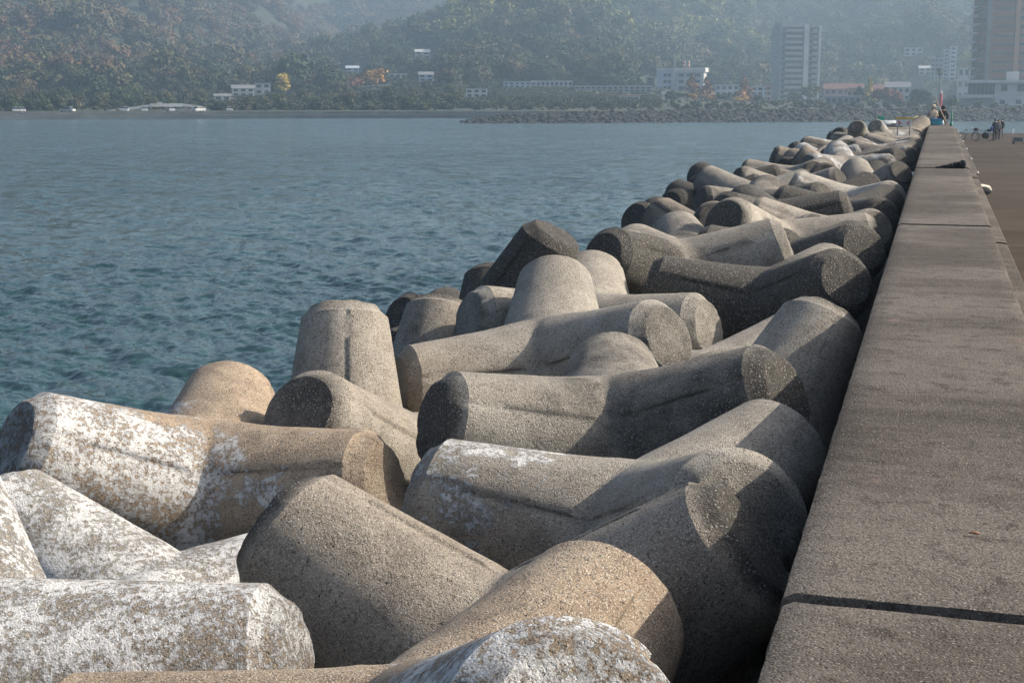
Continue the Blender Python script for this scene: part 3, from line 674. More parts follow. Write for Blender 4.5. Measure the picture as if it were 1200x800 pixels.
def sources(mat, kinds, n, leaf):
    return [crown_object('crown_source', (lumps_round(1, h, frg) if k == 'r' else lumps_cone(.8, h, frg)), n, leaf, mat, frg, link=False) for k, h in kinds]
fsrc = sources(forest_mat, [('r', .85), ('r', .75), ('r', .95), ('r', .8), ('r', 1.1), ('r', .9), ('r', .8)], 1500, .07)
gsrc = sources(grove_mat, [('r', 1.5), ('r', 1.3), ('r', 1.1)], 800, .095)
# houses: label, pixel from, to, roof line, foot line (None: on the town flat at the given distance), distance, look
HSPEC = [
    ('white two-storey house, biggest of the cluster by the far shore', 272, 298, 99.5, 113, 575, dict(wall='white', roof='greyroof', depth=8)),
    ('pale house with a grey roof tucked behind the biggest shore house', 299, 317, 97, 111, 600, dict(wall='lgrey', roof='greyroof', kind='flat', nwin=2)),
    ('small low white house at the water end of the shore cluster', 251, 270, 110, 118, 560, dict(wall='white', roof='greyroof', storeys=1, nwin=2)),
    ('lone white house high on the wooded hillside facing the sun', 487, 504, 57.5, 69, 850, dict(wall='white', roof='lgrey', storeys=2, nwin=2)),
    ('pale blue house among trees left of the orange tree', 406, 421, 77, 87, 760, dict(wall='blue', roof='blue', nwin=2)),
    ('long white shed under the lone hillside house', 456, 477, 86.5, 92, 735, dict(wall='white', roof='lgrey', kind='flat', storeys=1, nwin=3, name='shed', cat='shed')),
    ('bluish house below and beside the lone hillside house', 491, 508, 84, 96, 735, dict(wall='blue', roof='greyroof', nwin=2)),
    ('white house at the foot of the dark wooded slope', 546, 571, 104, 114, 600, dict(wall='white', roof='lgrey', kind='flat', nwin=3)),
    ('pale blue depot at the near end of the long low sheds', 590, 622, 106, None, 610, dict(wall='blue', roof='blue', kind='flat', storeys=2, nwin=5, depth=12, name='depot', cat='depot')),
    ('long low shed with a row of pale bays under the wooded slope', 623, 671, 108, None, 615, dict(wall='lgrey', roof='lgrey', kind='flat', storeys=1, nwin=9, depth=12, name='shed', cat='shed')),
    ('longest low grey building running up to the white office block', 673, 763, 110, None, 600, dict(wall='grey', roof='lgrey', kind='flat', storeys=2, nwin=14, depth=12, name='long_building', cat='building')),
    ('small white building with a pinkish roof before the long grey one', 726, 750, 116, None, 520, dict(wall='white', roof='pink', kind='flat', storeys=1, nwin=3, name='small_building', cat='building')),
    ('narrow grey annex tower touching the white office block', 757, 767, 90, None, 660, dict(wall='grey', roof='white', kind='flat', storeys=5, nwin=1, name='annex_tower', cat='annex')),
    ('white low building with roof tanks between two brown cone trees', 838, 866, 99, None, 640, dict(wall='white', roof='lgrey', kind='flat', storeys=2, nwin=4, name='low_building', cat='building')),
    ('pale building just before the tall grey tower', 880, 902, 101, None, 640, dict(wall='lgrey', roof='lgrey', kind='flat', storeys=3, nwin=3, name='pale_building', cat='building')),
    ('thin pink building against the grey tower', 898, 904, 100, None, 620, dict(wall='pink', roof='pink', kind='flat', storeys=3, nwin=1, name='pink_building', cat='building')),
    ('long house with a dark red roof beside the grey tower', 966, 1011, 98, None, 620, dict(wall='pink', roof='redroof', storeys=2, nwin=6, depth=10)),
    ('grey low terrace in front of the dark red roof', 968, 1009, 112, None, 520, dict(wall='grey', roof='lgrey', kind='flat', storeys=1, nwin=6, name='terrace', cat='terrace')),
    ('small house with an orange front between red roof and yellow tree', 993, 1004, 103, None, 560, dict(wall='orange', roof='white', kind='flat', storeys=1, nwin=2)),
    ('white house halfway up the hill above the town', 1058, 1079, 56, 67, 820, dict(wall='white', roof='lgrey', kind='flat', storeys=2, nwin=3)),
    ('white gabled house below the halfway hill house', 1076, 1090, 77, 90, 730, dict(wall='white', roof='lgrey', nwin=2)),
    ('grey apartment house behind the palm tree', 1090, 1103, 68, 96, 740, dict(wall='grey', roof='lgrey', kind='flat', storeys=5, nwin=3, name='apartment_house', cat='apartments')),
    ('slim white apartment slab, lower of a close pair', 1104, 1110, 58, 95, 745, dict(wall='lgrey', roof='white', kind='flat', storeys=8, nwin=1, name='apartment_slab', cat='apartments')),
    ('slim pinkish apartment slab, taller of a close pair', 1111, 1119, 54, 96, 740, dict(wall='white', roof='pink', kind='flat', storeys=8, nwin=1, name='apartment_slab', cat='apartments')),
    ('house with an orange roof left of the brown tower', 1122, 1142, 78, None, 650, dict(wall='white', roof='orange', kind='flat', storeys=3, nwin=3)),
    ('grey roofed hall between the yellow tree and the dark hedge', 1038, 1066, 96, None, 600, dict(wall='lgrey', roof='greyroof', storeys=2, nwin=4, name='hall', cat='hall')),
    ('low cream house with red roof behind the rusty hedge', 1022, 1044, 99, None, 640, dict(wall='cream', roof='redroof', nwin=3)),
]
def foot_distance(px, y, lo=470, hi=1250):
    for D in range(lo, hi, 4):
        if elev_ratio(y) * fdist(px, D) + 1.6 <= land_at(px, D): return D
    return hi
HSPEC = [r[:5] + ((foot_distance((r[1] + r[2]) / 2, r[4]) if r[4] else r[5]),) + r[6:] for r in HSPEC]
# what must stay in sight: (pixel from, to, foot line, distance)
HOUSES = [(r[1], r[2], r[4] or (119.5 if r[1] > 760 else 113), r[5]) for r in HSPEC] + [(905, 963, 118, 700), (766, 828, 118, 650), (116, 240, 129, 452), (318, 348, 103, 590), (424, 458, 106, 640)]
def fit_sight(px, D, z, sz, least=0.0):
    """trees in front of a house are no taller than its foot line allows; 0 where none may stand"""
    fd = D * np.cos(np.arctan((px - 600) / 1692.5)); half = .5 * sz / fd * 1692; sz = sz.copy()
    for h0, h1, yf, hd in HOUSES:
        m = (px + half > h0) & (px - half < h1) & (D < hd + 10)
        cap = ((108.5 - yf) * fd / 1718 + 1.6 - z) / .8; cap = np.where(D > hd - 6, 0, cap)
        sz = np.where(m, np.minimum(sz, np.where(cap < 1.0, np.where(D < hd - 6, least, 0), cap)), sz)
    return sz
P, S, GP, GS = [], [], [], []
for d0, d1, px0, px1, cell, size in ((446, 600, -520, 560, 7, 4.6), (600, 800, -520, 1480, 9.5, 11.5), (800, 1200, -520, 1480, 11.5, 14.5), (1200, 1700, -400, 1400, 15, 18), (1700, 2200, 430, 720, 20, 20)):
    a0, a1 = az_of(px0), az_of(px1); area = (a1 - a0) * (d1**2 - d0**2) / 2; n = int(area / cell**2)
    az = a0 + (a1 - a0) * frg.random(n); D = np.sqrt(d0**2 + (d1**2 - d0**2) * frg.random(n))
    z = land_z(az, D); x = D*np.sin(az); y = D*np.cos(az)
    px = px_of(az)
    keep = np.ones(n, bool)
    if d0 == 446: keep &= (frg.random(n) < .5) | (D > 520)
    if d0 == 600: keep &= ~((px > 745) & (D < 740))
    # terraces and clearings
    clear = np.sin(x*.031 + 2) * np.sin(y*.027 + .7*np.sin(x*.02)); keep &= ~((clear > .82) & (D < 1200))
    # hill crowns that catch the light carry bamboo and pale broadleaf groves
    gv = np.sin(x*.018 + 1.7*np.sin(y*.011)) + .6*np.sin(x*.05 + y*.041) + .5 * frg.normal(size=n)
    isg = (px > 500) & (D > 760) & (D < 1500) & (gv > .95)
    ridge = (px > 520) & (px < 720) & (D > 850) & (D < 950); isg |= ridge & (frg.random(n) < .6)
    sz = size * (.6 + .75 * frg.random(n)); sz *= np.where(frg.random(n) < .06, 1.45, 1)
    sz = fit_sight(px, D, z, sz); keep &= sz > .5
    for sel, A, B in ((keep & ~isg, P, S), (keep & isg, GP, GS)):
        A.append(np.stack([x, y, z - .12*sz], -1)[sel]); B.append(sz[sel])
scatter('forest', forest_mat, np.concatenate(P), np.concatenate(S), fsrc, 3)
scatter('bamboo_groves', grove_mat, np.concatenate(GP), np.concatenate(GS) * .85, gsrc, 9)

# ------------------------------------------------------------------ far breakwater of armour stone, and the shore wall
stone = simple('armour_stone', (.013, .016, .016), .9, .55, .35)
def rock_field(name, path, n, seed):
    rg = np.random.default_rng(seed)
    bm = bmesh.new(); bmesh.ops.create_icosphere(bm, subdivisions=1, radius=1); bv = np.array([v.co[:] for v in bm.verts]); bf = np.array([[v.index for v in f.verts] for f in bm.faces]); bm.free()
    Vs, Fs = [], []
    seg = np.cumsum([0] + [np.linalg.norm(np.array(path[i+1][:2]) - np.array(path[i][:2])) for i in range(len(path)-1)])
    for i in range(n):
        u = rg.random() * seg[-1]; k = min(np.searchsorted(seg, u, 'right') - 1, len(path) - 2); t = (u - seg[k]) / (seg[k+1] - seg[k])
        a = np.array(path[k]); b = np.array(path[k+1]); c = a*(1-t) + b*t
        tx = (b - a)[:2]; tx /= np.linalg.norm(tx); nx_ = np.array([tx[1], -tx[0]])   # towards the sea / camera side
        q = rg.random() * 1.25 - .25
        half = c[3]; top = c[2]
        off = half * max(q, -.25) ; z = top - max(0, q) * (top - SEA + .5)
        ends = min(u, 14) / 14; z = SEA - .5 + (z - SEA + .5) * (ends ** .6)
        s = .42 + .55 * rg.random(); M = np.linalg.qr(rg.normal(size=(3, 3)))[0]
        v = bv * (1 + .28 * rg.normal(size=(len(bv), 1))) @ (M * np.array([1.15, .9, .75])) * s
        v = v + np.array([c[0] + nx_[0]*off, c[1] + nx_[1]*off, z])
        Fs.append(bf + len(bv) * i); Vs.append(v)
    return np_mesh(name, np.concatenate(Vs), np.concatenate(Fs), stone, smooth=False)
def P2(px, D): a = az_of(px); return (D*math.sin(a), D*math.cos(a))
bw_path = []
for px, D, ytop in ((541, 344, 134), (600, 347, 132.5), (700, 352, 130), (800, 360, 128.5), (900, 368, 127), (1000, 378, 127), (1100, 388, 125.5), (1200, 396, 125), (1330, 405, 125)):
    x, y = P2(px, D + 9); bw_path.append((x, y, z_at(px, D + 9, ytop) - .75, 9.0))
o = rock_field('armour_stones', bw_path, 6500, 4); tag(o, kind='stuff')
core = MB()
for i in range(len(bw_path) - 1):
    a, b = bw_path[i], bw_path[i+1]; tx = Vector((b[0]-a[0], b[1]-a[1], 0)).normalized(); nn = Vector((tx.y, -tx.x, 0))
    vs_ = []
    for q in (a, b):
        p = Vector((q[0], q[1], 0)); top = q[2] - .5 if (i > 0 or q is b) else SEA - .2
        vs_ += [p + nn*8.3 + Vector((0,0,SEA-1)), p + nn*.5 + Vector((0,0,top)), p - nn*3 + Vector((0,0,top)), p - nn*9 + Vector((0,0,SEA-1))]
    core.add(vs_, [(0,4,5,1), (1,5,6,2), (2,6,7,3)])
tag(core.build('breakwater', stone), 'long dark breakwater of dumped stone across the harbour mouth', 'breakwater')
# two-step concrete wall along the shore to the left and the land edge beyond the harbour
shore_c = simple('shore_wall_concrete', (.115, .125, .13), .9, .2, .3)
sw = MB(); N_ = 60
for lo, hi, off in ((SEA-1.2, z_at(300, 418, 134.4), 0.0), (z_at(300, 418, 135.2), z_at(300, 418, 131.0), 2.2)):
    vs_ = []
    for i in range(N_ + 1):
        px = -700 + (1900 + 700) * i / N_; D = 416.5 + off; x, y = P2(px, D); x2, y2 = P2(px, D + 2.2 if off == 0 else D + 1.0)
        vs_ += [(x, y, lo), (x, y, hi), (x2, y2, hi), (x2, y2, lo)]
    sw.add(vs_, [(4*i+a_, 4*i+4+a_, 4*i+4+(a_+1) % 4, 4*i+(a_+1) % 4) for i in range(N_) for a_ in range(4)])
tag(sw.build('shore_wall', shore_c), 'low grey two-step concrete wall along the far shore', 'shore wall')

# ------------------------------------------------------------------ haze
hz = MB(); hz.box(-4000, 4000, -4000, 4000, -11.3, 205)
t = NT('haze_air'); t.t.nodes.remove(t.bsdf)
pv = t.n('ShaderNodeVolumePrincipled'); pv.inputs['Density'].default_value = HAZE; pv.inputs['Color'].default_value = (.61, .81, 1.0, 1); pv.inputs['Anisotropy'].default_value = .55
try: pv.inputs['Density Attribute'].default_value = ''
except Exception: pass
t.link(pv.outputs[0], t.out.inputs['Volume'])
tag(hz.build('haze', t.m), kind='stuff')

# ------------------------------------------------------------------ town
def paint(name, col, rough=.8, var=.12, scale=.25): return simple(name, col, rough, var, scale)
M = dict(white=paint('white_render', (.46, .46, .45)), cream=paint('cream_render', (.55, .50, .42)), grey=paint('grey_render', (.23, .24, .25)),
         lgrey=paint('light_grey_render', (.38, .39, .40)), blue=paint('pale_blue_render', (.38, .44, .52)), brown=paint('brown_tile', (.165, .082, .055)),
         sunlit_brown=paint('sunlit_brown_tile', (.30, .18, .125)), dgrey=paint('dark_grey_render', (.13, .14, .15)), redroof=paint('red_roof', (.13, .06, .05)),
         greyroof=paint('grey_roof', (.16, .165, .175)), pink=paint('pink_render', (.44, .27, .23)), orange=paint('orange_render', (.50, .27, .12)), teal=paint('teal_glass_frame', (.10, .22, .22)))
tg = NT('window_glass'); MGLASS = tg.done((.03, .04, .05), .12)
def base_at(px, D): return land_at(px, D) - .3
def site(name, label, cat, px, D, yaw=0.0, group=None, z=None):
    p = spot(px, D, base_at(px, D) if z is None else z)
    return empty(name, p, -az_of(px) + yaw, label, cat, group), p.z
def bx(name, mat, parent, *a, bev=0):
    m = MB(); m.box(*a, bev=bev); return m.build(name, mat, parent)

def house(label, px0, px1, ytop, D, wall='white', roof='greyroof', kind='gable', depth=7.0, storeys=2, nwin=3, yaw=0.0, cat='house', name='house'):
    pc = (px0 + px1) / 2; w_ = (px1 - px0) * m_per_px(pc, D); root, zb = site(name, label, cat, pc, D, yaw)
    h = max(2.6, z_at(pc, D, ytop) - zb); rh = min(h * .3, w_ * .22, 2.2) if kind == 'gable' else .35
    eave = h - rh
    bx('wall', M[wall], root, -w_/2, w_/2, 0, depth, 0, eave)
    m = MB(); o = .35
    if kind == 'gable':
        m.add([(-w_/2-o, -o, eave), (w_/2+o, -o, eave), (w_/2+o, depth+o, eave), (-w_/2-o, depth+o, eave), (-w_/2-o, depth/2, h), (w_/2+o, depth/2, h)],
              [(0,1,5,4), (2,3,4,5), (0,4,3), (1,2,5), (0,3,2,1)])
    else: m.box(-w_/2-o, w_/2+o, -o, depth+o, eave+.002, h)
    m.build('roof', M[roof], root)
    for s in range(storeys):
        z0 = eave * (s + .32) / storeys; z1 = eave * (s + .78) / storeys
        for k in range(nwin):
            c = -w_/2 + w_ * (k + .5) / nwin; ww = w_ / nwin * .27
            f_ = bx('window', M['dgrey'], root, c - ww - .06, c + ww + .06, -.06, .05, z0 - .06, z1 + .06)
            bx('pane', MGLASS, f_, c - ww, c + ww, -.09, -.02, z0, z1)
    return root

# grey apartment tower
def grey_tower():
    D = 700; root, zb = site('apartment_tower', 'tall grey apartment tower with stacked balconies and a pale stair shaft', 'apartment tower', 936, D, R(17))
    H_ = z_at(936, D, 31) - zb; W_ = 19.0; dp = 15.5; nf = 13; fh = H_ / nf
    bx('wall', M['grey'], root, -W_/2, W_/2, 0, dp, 0, H_)
    bx('roof', M['grey'], root, -W_/2 + .5, W_/2 - 6, 1, dp - 1, H_ + .002, H_ + 1.6)
    bx('stair_shaft', M['lgrey'], root, 1.4, 3.7, -1.5, -.003, 0, H_ + .8)
    bx('sunlit_corner', M['lgrey'], root, W_/2 - .8, W_/2 + .25, -.9, 1.5, 0, H_ + .5)  # paler grey paints the sun on the right edge of the tower
    for f in range(nf):
        z = f * fh
        for x0, x1 in ((-W_/2 + .4, 1.2), (3.9, W_/2 - 1.0)):
            w_ = bx('window', M['dgrey'], root, x0, x1, -.09, -.002, z + .15, z + fh - .25)
            bx('pane', MGLASS, w_, x0 + .5, x1 - .6, -.14, -.092, z + .25, z + fh - .6)
            bx('balcony', M['grey'], root, x0 + 1.6, x1 - .3, -1.45, -.15, z + .0, z + 1.15)
        bx('side_window', M['dgrey'], root, -W_/2 - .06, -W_/2 - .002, 4.2, 5.6, z + 1.0, z + 2.2)
grey_tower()

def brown_tower():
    D = 533; root, zb = site('hotel_tower', 'tall brown tiled tower block with dark window bands rising out of view', 'tower block', 1187, D, R(22))
    H_ = z_at(1187, D, -26) - zb; W_ = 24.0; dp = 14.0; fh = 3.02; nf = int(H_ / fh)
    x0 = -10.2
    bx('wall', M['brown'], root, x0, x0 + W_, 0, dp, 0, H_)
    bx('pilaster', M['sunlit_brown'], root, x0 + 9.6, x0 + 11.2, -.5, -.003, 0, H_ + .4)  # lighter brown than the wall: sunlight on this strip put into the colour
    bx('corner_strip', M['dgrey'], root, x0 - .12, x0 + 1.3, -.14, .9, 0, H_ + .2)
    for f in range(nf):
        z = f * fh
        bx('window', MGLASS, root, x0 + 2.2, x0 + 9.5, -.08, -.002, z + 1.9, z + 2.75)
        bx('window', MGLASS, root, x0 + 11.3, x0 + W_ - .4, -.08, -.002, z + 1.9, z + 2.85)
        bx('side_window', MGLASS, root, x0 - .08, x0 - .002, 2.0, dp - 1.4, z + .9, z + 2.4)
        bx('balcony', M['lgrey'], root, x0 - 1.0, x0 - .085, 8.5, dp - .2, z, z + .8)
brown_tower()

def harbour_office():
    D = 480; root, zb = site('harbour_building', 'low white harbour building with a wide flat roof and a glazed front', 'building', 1172, D)
    k = m_per_px(1172, D); X_ = lambda px: (px - 1172) * k; Z_ = lambda y: z_at(1172, D, y) - zb
    bx('wall', M['white'], root, X_(1166), X_(1232), 0, 12, Z_(124), Z_(97.5))
    bx('glazed_front', MGLASS, root, X_(1136), X_(1166) - .003, .8, 11, Z_(111), Z_(97.5))
    for i in range(7): bx('mullion', M['teal'], root, X_(1136 + 4.6 * i) - .06, X_(1136 + 4.6 * i) + .06, .66, .797, Z_(111), Z_(97.5))
    bx('roof', M['white'], root, X_(1128), X_(1236), -1.6, 13, Z_(97.4), Z_(94))
    bx('terrace', M['white'], root, X_(1124), X_(1165), -1.8, 12, Z_(115), Z_(111.1))
    bx('lower_wall', M['lgrey'], root, X_(1127), X_(1166) - .003, 1.5, 11.5, Z_(126), Z_(115.1))
    for a, b, c, d in ((1173, 1180, 107, 99.5), (1191, 1199, 107, 99.5), (1207, 1214, 107, 99.5), (1172, 1178, 122, 117), (1190, 1196, 122, 117)):
        f_ = bx('window', M['dgrey'], root, X_(a), X_(b), -.07, -.002, Z_(c), Z_(d)); bx('pane', MGLASS, f_, X_(a) + .15, X_(b) - .15, -.1, -.072, Z_(c) + .12, Z_(d) - .12)
    bx('penthouse', M['white'], root, X_(1178), X_(1192), 3, 8, Z_(93.9), Z_(84))
harbour_office()

def white_block():
    D = 650; root, zb = site('office_block', 'five storey white office block with red and white roof mast', 'office block', 797, D, R(-8))
    k = m_per_px(797, D); X_ = lambda px: (px - 797) * k; Z_ = lambda y: z_at(797, D, y) - zb
    bx('wall', M['blue'], root, X_(769), X_(787), 0, 11, 0, Z_(82.2))
    bx('stair_tower', M['lgrey'], root, X_(787) + .003, X_(791), -.8, 6, 0, Z_(80))
    bx('wing', M['lgrey'], root, X_(791) + .003, X_(824), .6, 11, 0, Z_(84.7))
    bx('roof', M['white'], root, X_(791) + .003, X_(826), .1, 11.6, Z_(84.6), Z_(79.5)); bx('roof', M['white'], root, X_(768), X_(787), -.4, 11.6, Z_(82.1), Z_(80))
    for y in (88, 95.5, 103, 110.5):
        for a, b in ((777, 781), (782, 786)): bx('window', MGLASS, root, X_(a), X_(b), -.07, -.002, Z_(y + 2.2), Z_(y - 1.6))
        for a, b in ((795, 801), (804, 810), (813, 820)): bx('window', MGLASS, root, X_(a), X_(b), .52, .597, Z_(y + 2), Z_(y - 1.5))
    red = paint('red_mast_paint', (.45, .08, .05))
    for px in (800, 805):
        m = MB()
        for q in range(4): m.cur = q % 2; m.box(X_(px) - .45 + q*.07, X_(px) + .45 - q*.07, 4, 4.9, Z_(79.4) + q*.75, Z_(79.4) + (q+1)*.75 - .003)
        m.build('roof_mast', [red, M['white']], root)
    m = MB(); m.tube([(X_(789), 3, Z_(80)), (X_(789), 3, Z_(63))], .12, 6); m.build('aerial', M['lgrey'], root)
white_block()


for lab, a, b, yt, yf, D, kw in HSPEC: house(lab, a, b, yt, D, **kw)

# footbridge on the far left shore
def footbridge():
    D = 452; root, zb = site('footbridge', 'white raised footbridge with long ramps on the far shore', 'footbridge', 190, D, z=-4.3)
    k = m_per_px(190, D); X_ = lambda px: (px - 190) * k; Z_ = lambda y: z_at(190, D, y) - zb
    m = MB(); m.box(X_(176), X_(212), -1.2, 1.2, Z_(125.2), Z_(121.6)); m.build('deck', M['white'], root)
    def ramp(a, ya, b, yb):
        m = MB(); x0, x1, z0, z1 = X_(a), X_(b), Z_(ya), Z_(yb)
        m.add([(x0,-1.1,z0-.8),(x1,-1.1,z1-.8),(x1,1.1,z1-.8),(x0,1.1,z0-.8),(x0,-1.1,z0),(x1,-1.1,z1),(x1,1.1,z1),(x0,1.1,z0)], [(0,3,2,1),(4,5,6,7),(0,1,5,4),(1,2,6,5),(2,3,7,6),(3,0,4,7)])
        m.build('ramp', M['lgrey'], root)
    ramp(116, 131, 176, 122.4); ramp(212, 121.4, 240, 125.6)
    for px, y in ((150, 127), (176.5, 125.2), (196, 125.2), (211, 125.2), (238, 128)):
        m = MB(); m.box(X_(px) - .35, X_(px) + .35, -.7, .7, 0, Z_(y)); m.build('pier', M['grey'], root)
    m = MB(); m.box(X_(184), X_(190), -1.0, 1.0, Z_(121.5), Z_(119.8)); m.build('shelter', M['lgrey'], root)
footbridge()

# cars along the shore road
def make_car(px, D, col, label=None, group=None):
    root, zb = site('parked_car', label, 'car', px, D, R(random.uniform(-25, 25)), group, z=-4.29)
    m = MB(); m.box(-.88, .88, -2.1, 2.1, .32, .95, bev=.14); m.build('body', col, root)
    m = MB(); m.add([(-.8,-1.5,.953),(.8,-1.5,.953),(.8,1.3,.953),(-.8,1.3,.953),(-.66,-1.0,1.5),(.66,-1.0,1.5),(.66,.9,1.5),(-.66,.9,1.5)], [(4,5,6,7),(0,1,5,4),(1,2,6,5),(2,3,7,6),(3,0,4,7)]); m.build('cabin', MGLASS, root)
    m = MB(); m.box(-.66, .66, -1.0, .9, 1.502, 1.56); m.build('roof', col, root)
    for sx in (-.86, .86):
        for sy in (-1.3, 1.3):
            m = MB(); m.tube([(sx - .1, sy, .32), (sx + .1, sy, .32)], .32, 10); m.build('wheel', M['dgrey'], root)
    return root
carpaint = [paint('white_car_paint', (.42, .42, .42), .35), paint('silver_car_paint', (.5, .52, .54), .35)]
first = make_car(17, 423, carpaint[0], 'small pale car parked along the road above the far shore wall', 'cars on the far shore road')
for i, (px, dD) in enumerate(((24, 1), (78, 2), (146, 1), (168, 2), (199, 1), (232, 0), (268, 1))):
    r = first.copy(); COL.objects.link(r); r.location = spot(px, 423 + dD, -4.29); r.rotation_euler = (0, 0, -az_of(px) + R(random.uniform(-70, 70)))
    for ch in list(first.children):
        c = ch.copy(); COL.objects.link(c); c.parent = r

# ------------------------------------------------------------------ single trees
bark = simple('bark', (.06, .045, .032), .95, .3, 6)
pal = dict(dark=leaf_material('dark_evergreen_leaves', [(.012, .026, .012), (.022, .040, .016), (.04, .058, .024)], .2),
           green=leaf_material('mid_green_leaves', GREEN, .2), olive=leaf_material('olive_leaves', [(.06, .065, .022), (.115, .112, .04), (.19, .165, .06)], .2),
           redwood=leaf_material('rusty_needle_leaves', [(.12, .058, .024), (.21, .10, .04), (.31, .16, .06)], .2),
           orange=leaf_material('orange_leaves', [(.20, .10, .03), (.34, .18, .05), (.45, .27, .075)], .2),
           yellow=leaf_material('yellow_leaves', [(.17, .125, .022), (.30, .225, .04), (.42, .33, .07)], .2),
           rust=leaf_material('rust_red_leaves', [(.10, .04, .026), (.17, .07, .04), (.24, .11, .06)], .2))
trg = np.random.default_rng(77)
def tree(px, D, wpx, ytop, kind, col, label, cat='tree', name='tree', n=900):
    zb = land_at(px, D); k = m_per_px(px, D); h = max(1.5, z_at(px, D, ytop) - zb); w_ = wpx * k
    root = empty(name, spot(px, D, zb), trg.random() * 6.28, label, cat)
    m = MB(); tp = h * (.55 if kind == 'round' else .9); r0 = max(.12, h * .022)
    m.tube([(0, 0, -.4), (r0*.3, 0, tp*.4), (-r0*.2, r0*.3, tp*.75), (0, 0, tp)], [r0, r0*.8, r0*.5, r0*.2], 7)
    if kind == 'round':
        for q in range(5):
            a = q * 1.26 + trg.random(); m.tube([(0, 0, tp*(.45 + .08*q)), (math.cos(a)*w_*.2, math.sin(a)*w_*.2, tp*(.75 + .06*q)), (math.cos(a)*w_*.32, math.sin(a)*w_*.32, tp*(.95 + .08*q))], [r0*.45, r0*.3, r0*.1], 5)
    m.build('trunk', bark, root)
    lumps = lumps_cone(w_*1.15, h, trg) if kind == 'cone' else [(a*1, b*1, c if kind == 'round' else c*.86, d, e, f) for a, b, c, d, e, f in lumps_round(w_, h, trg)]
    if kind == 'hedge': lumps = [(trg.uniform(-.38, .38)*w_, trg.uniform(-.1, .1)*w_, h*trg.uniform(.25, .62), w_*.17, w_*.14, h*.36) for _ in range(11)]
    crown_object('crown', lumps, n, max(.35, .05 * (w_ + h)), pal[col], trg, parent=root)
    return root
for a in ((811, 590, 24, 87, 'cone', 'redwood', 'left one of a close pair of brown cone trees before the white block'),
          (827, 592, 22, 91, 'cone', 'redwood', 'right one of a close pair of brown cone trees, slightly shorter'),
          (872, 590, 27, 92, 'cone', 'redwood', 'single brown cone tree with orange skirt of leaves'),
          (790, 560, 30, 107, 'round', 'dark', 'dark round evergreen under the white office block'),
          (813, 545, 13, 109, 'round', 'orange', 'bright orange little tree before the pair of cone trees'),
          (834, 545, 12, 113, 'round', 'orange', 'orange shrub-sized tree right of the pair of cone trees'),
          (850, 560, 30, 110, 'round', 'dark', 'dark round evergreen between the pair and the single cone tree'),
          (869, 545, 22, 112, 'round', 'orange', 'orange spreading tree at the foot of the single cone tree'),
          (888, 555, 16, 111, 'round', 'dark', 'small dark evergreen right of the single cone tree'),
          (931, 600, 22, 108, 'round', 'olive', 'olive tree at the foot of the grey tower, shorter of two'),
          (950, 600, 26, 99, 'round', 'olive', 'olive tree at the foot of the grey tower, taller of two'),
          (1019, 560, 16, 91, 'cone', 'yellow', 'tall yellow tree between the red roof and the rusty hedge'),
          (1007, 560, 14, 102, 'round', 'dark', 'small dark tree hugging the tall yellow one'),
          (333, 590, 24, 86, 'round', 'yellow', 'golden tree beside the shore house cluster'),
          (441, 640, 26, 79, 'round', 'orange', 'brilliant orange tree standing alone on the dark shore slope'),
          (378, 620, 34, 90, 'round', 'rust', 'reddish tree between the golden and the orange tree'),
          (415, 630, 30, 87, 'round', 'rust', 'dull red tree just before the orange tree'),
          (516, 1130, 24, 6, 'round', 'dark', 'large dark tree crowning the hill ridge against paler hills'),
          (500, 1120, 18, 18, 'round', 'green', 'green tree on the ridge beside the largest dark one'),
          (348, 600, 22, 92, 'round', 'dark', 'dark tree right beside the golden tree'),
          (118, 560, 26, 97, 'round', 'green', 'broad green tree behind the footbridge ramp'),
          (150, 560, 28, 99, 'round', 'green', 'second broad green tree behind the footbridge deck')):
    tree(*a)
tree(1041, 540, 38, 103, 'hedge', 'rust', 'rusty red hedge along the harbour front', 'hedge', 'hedge', 1400)
tree(1081, 530, 42, 103, 'hedge', 'dark', 'tall dark green hedge before the palm tree', 'hedge', 'hedge', 1500)
tree(1117, 500, 30, 113, 'hedge', 'green', 'low green hedge below the harbour building terrace', 'hedge', 'hedge', 1000)
def palm():
    px, D = 1100, 560; zb = land_at(px, D); h = z_at(px, D, 80) - zb
    root = empty('palm_tree', spot(px, D, zb), 0, 'solitary palm tree rising over the dark green hedge', 'palm tree')
    m = MB(); m.tube([(0, 0, 0), (.15, 0, h*.5), (0, 0, h*.93)], [.3, .22, .2], 8); m.build('trunk', bark, root)
    V, F, tn = [], [], []
    for q in range(46):
        a = trg.random()*6.28; el = trg.uniform(-.9, 1.2); L = trg.uniform(1.8, 2.7); p0 = np.array([0, 0, h*.93]); side = np.array([-math.sin(a), math.cos(a), 0]) * .26
        prev = p0
        for s in range(4):
            e = el - s*.5; nx_ = prev + np.array([math.cos(a)*math.cos(e), math.sin(a)*math.cos(e), math.sin(e)]) * L/4
            o = len(V); V += [prev - side, prev + side, nx_ + side*.8, nx_ - side*.8]; F.append((o, o+1, o+2, o+3)); tn += [q/46]*4; prev = nx_
    o = np_mesh('crown', V, F, pal['green'], False); o.data.attributes.new('tone', 'FLOAT', 'POINT').data.foreach_set('value', np.array(tn, np.float32)); o.parent = root
palm()
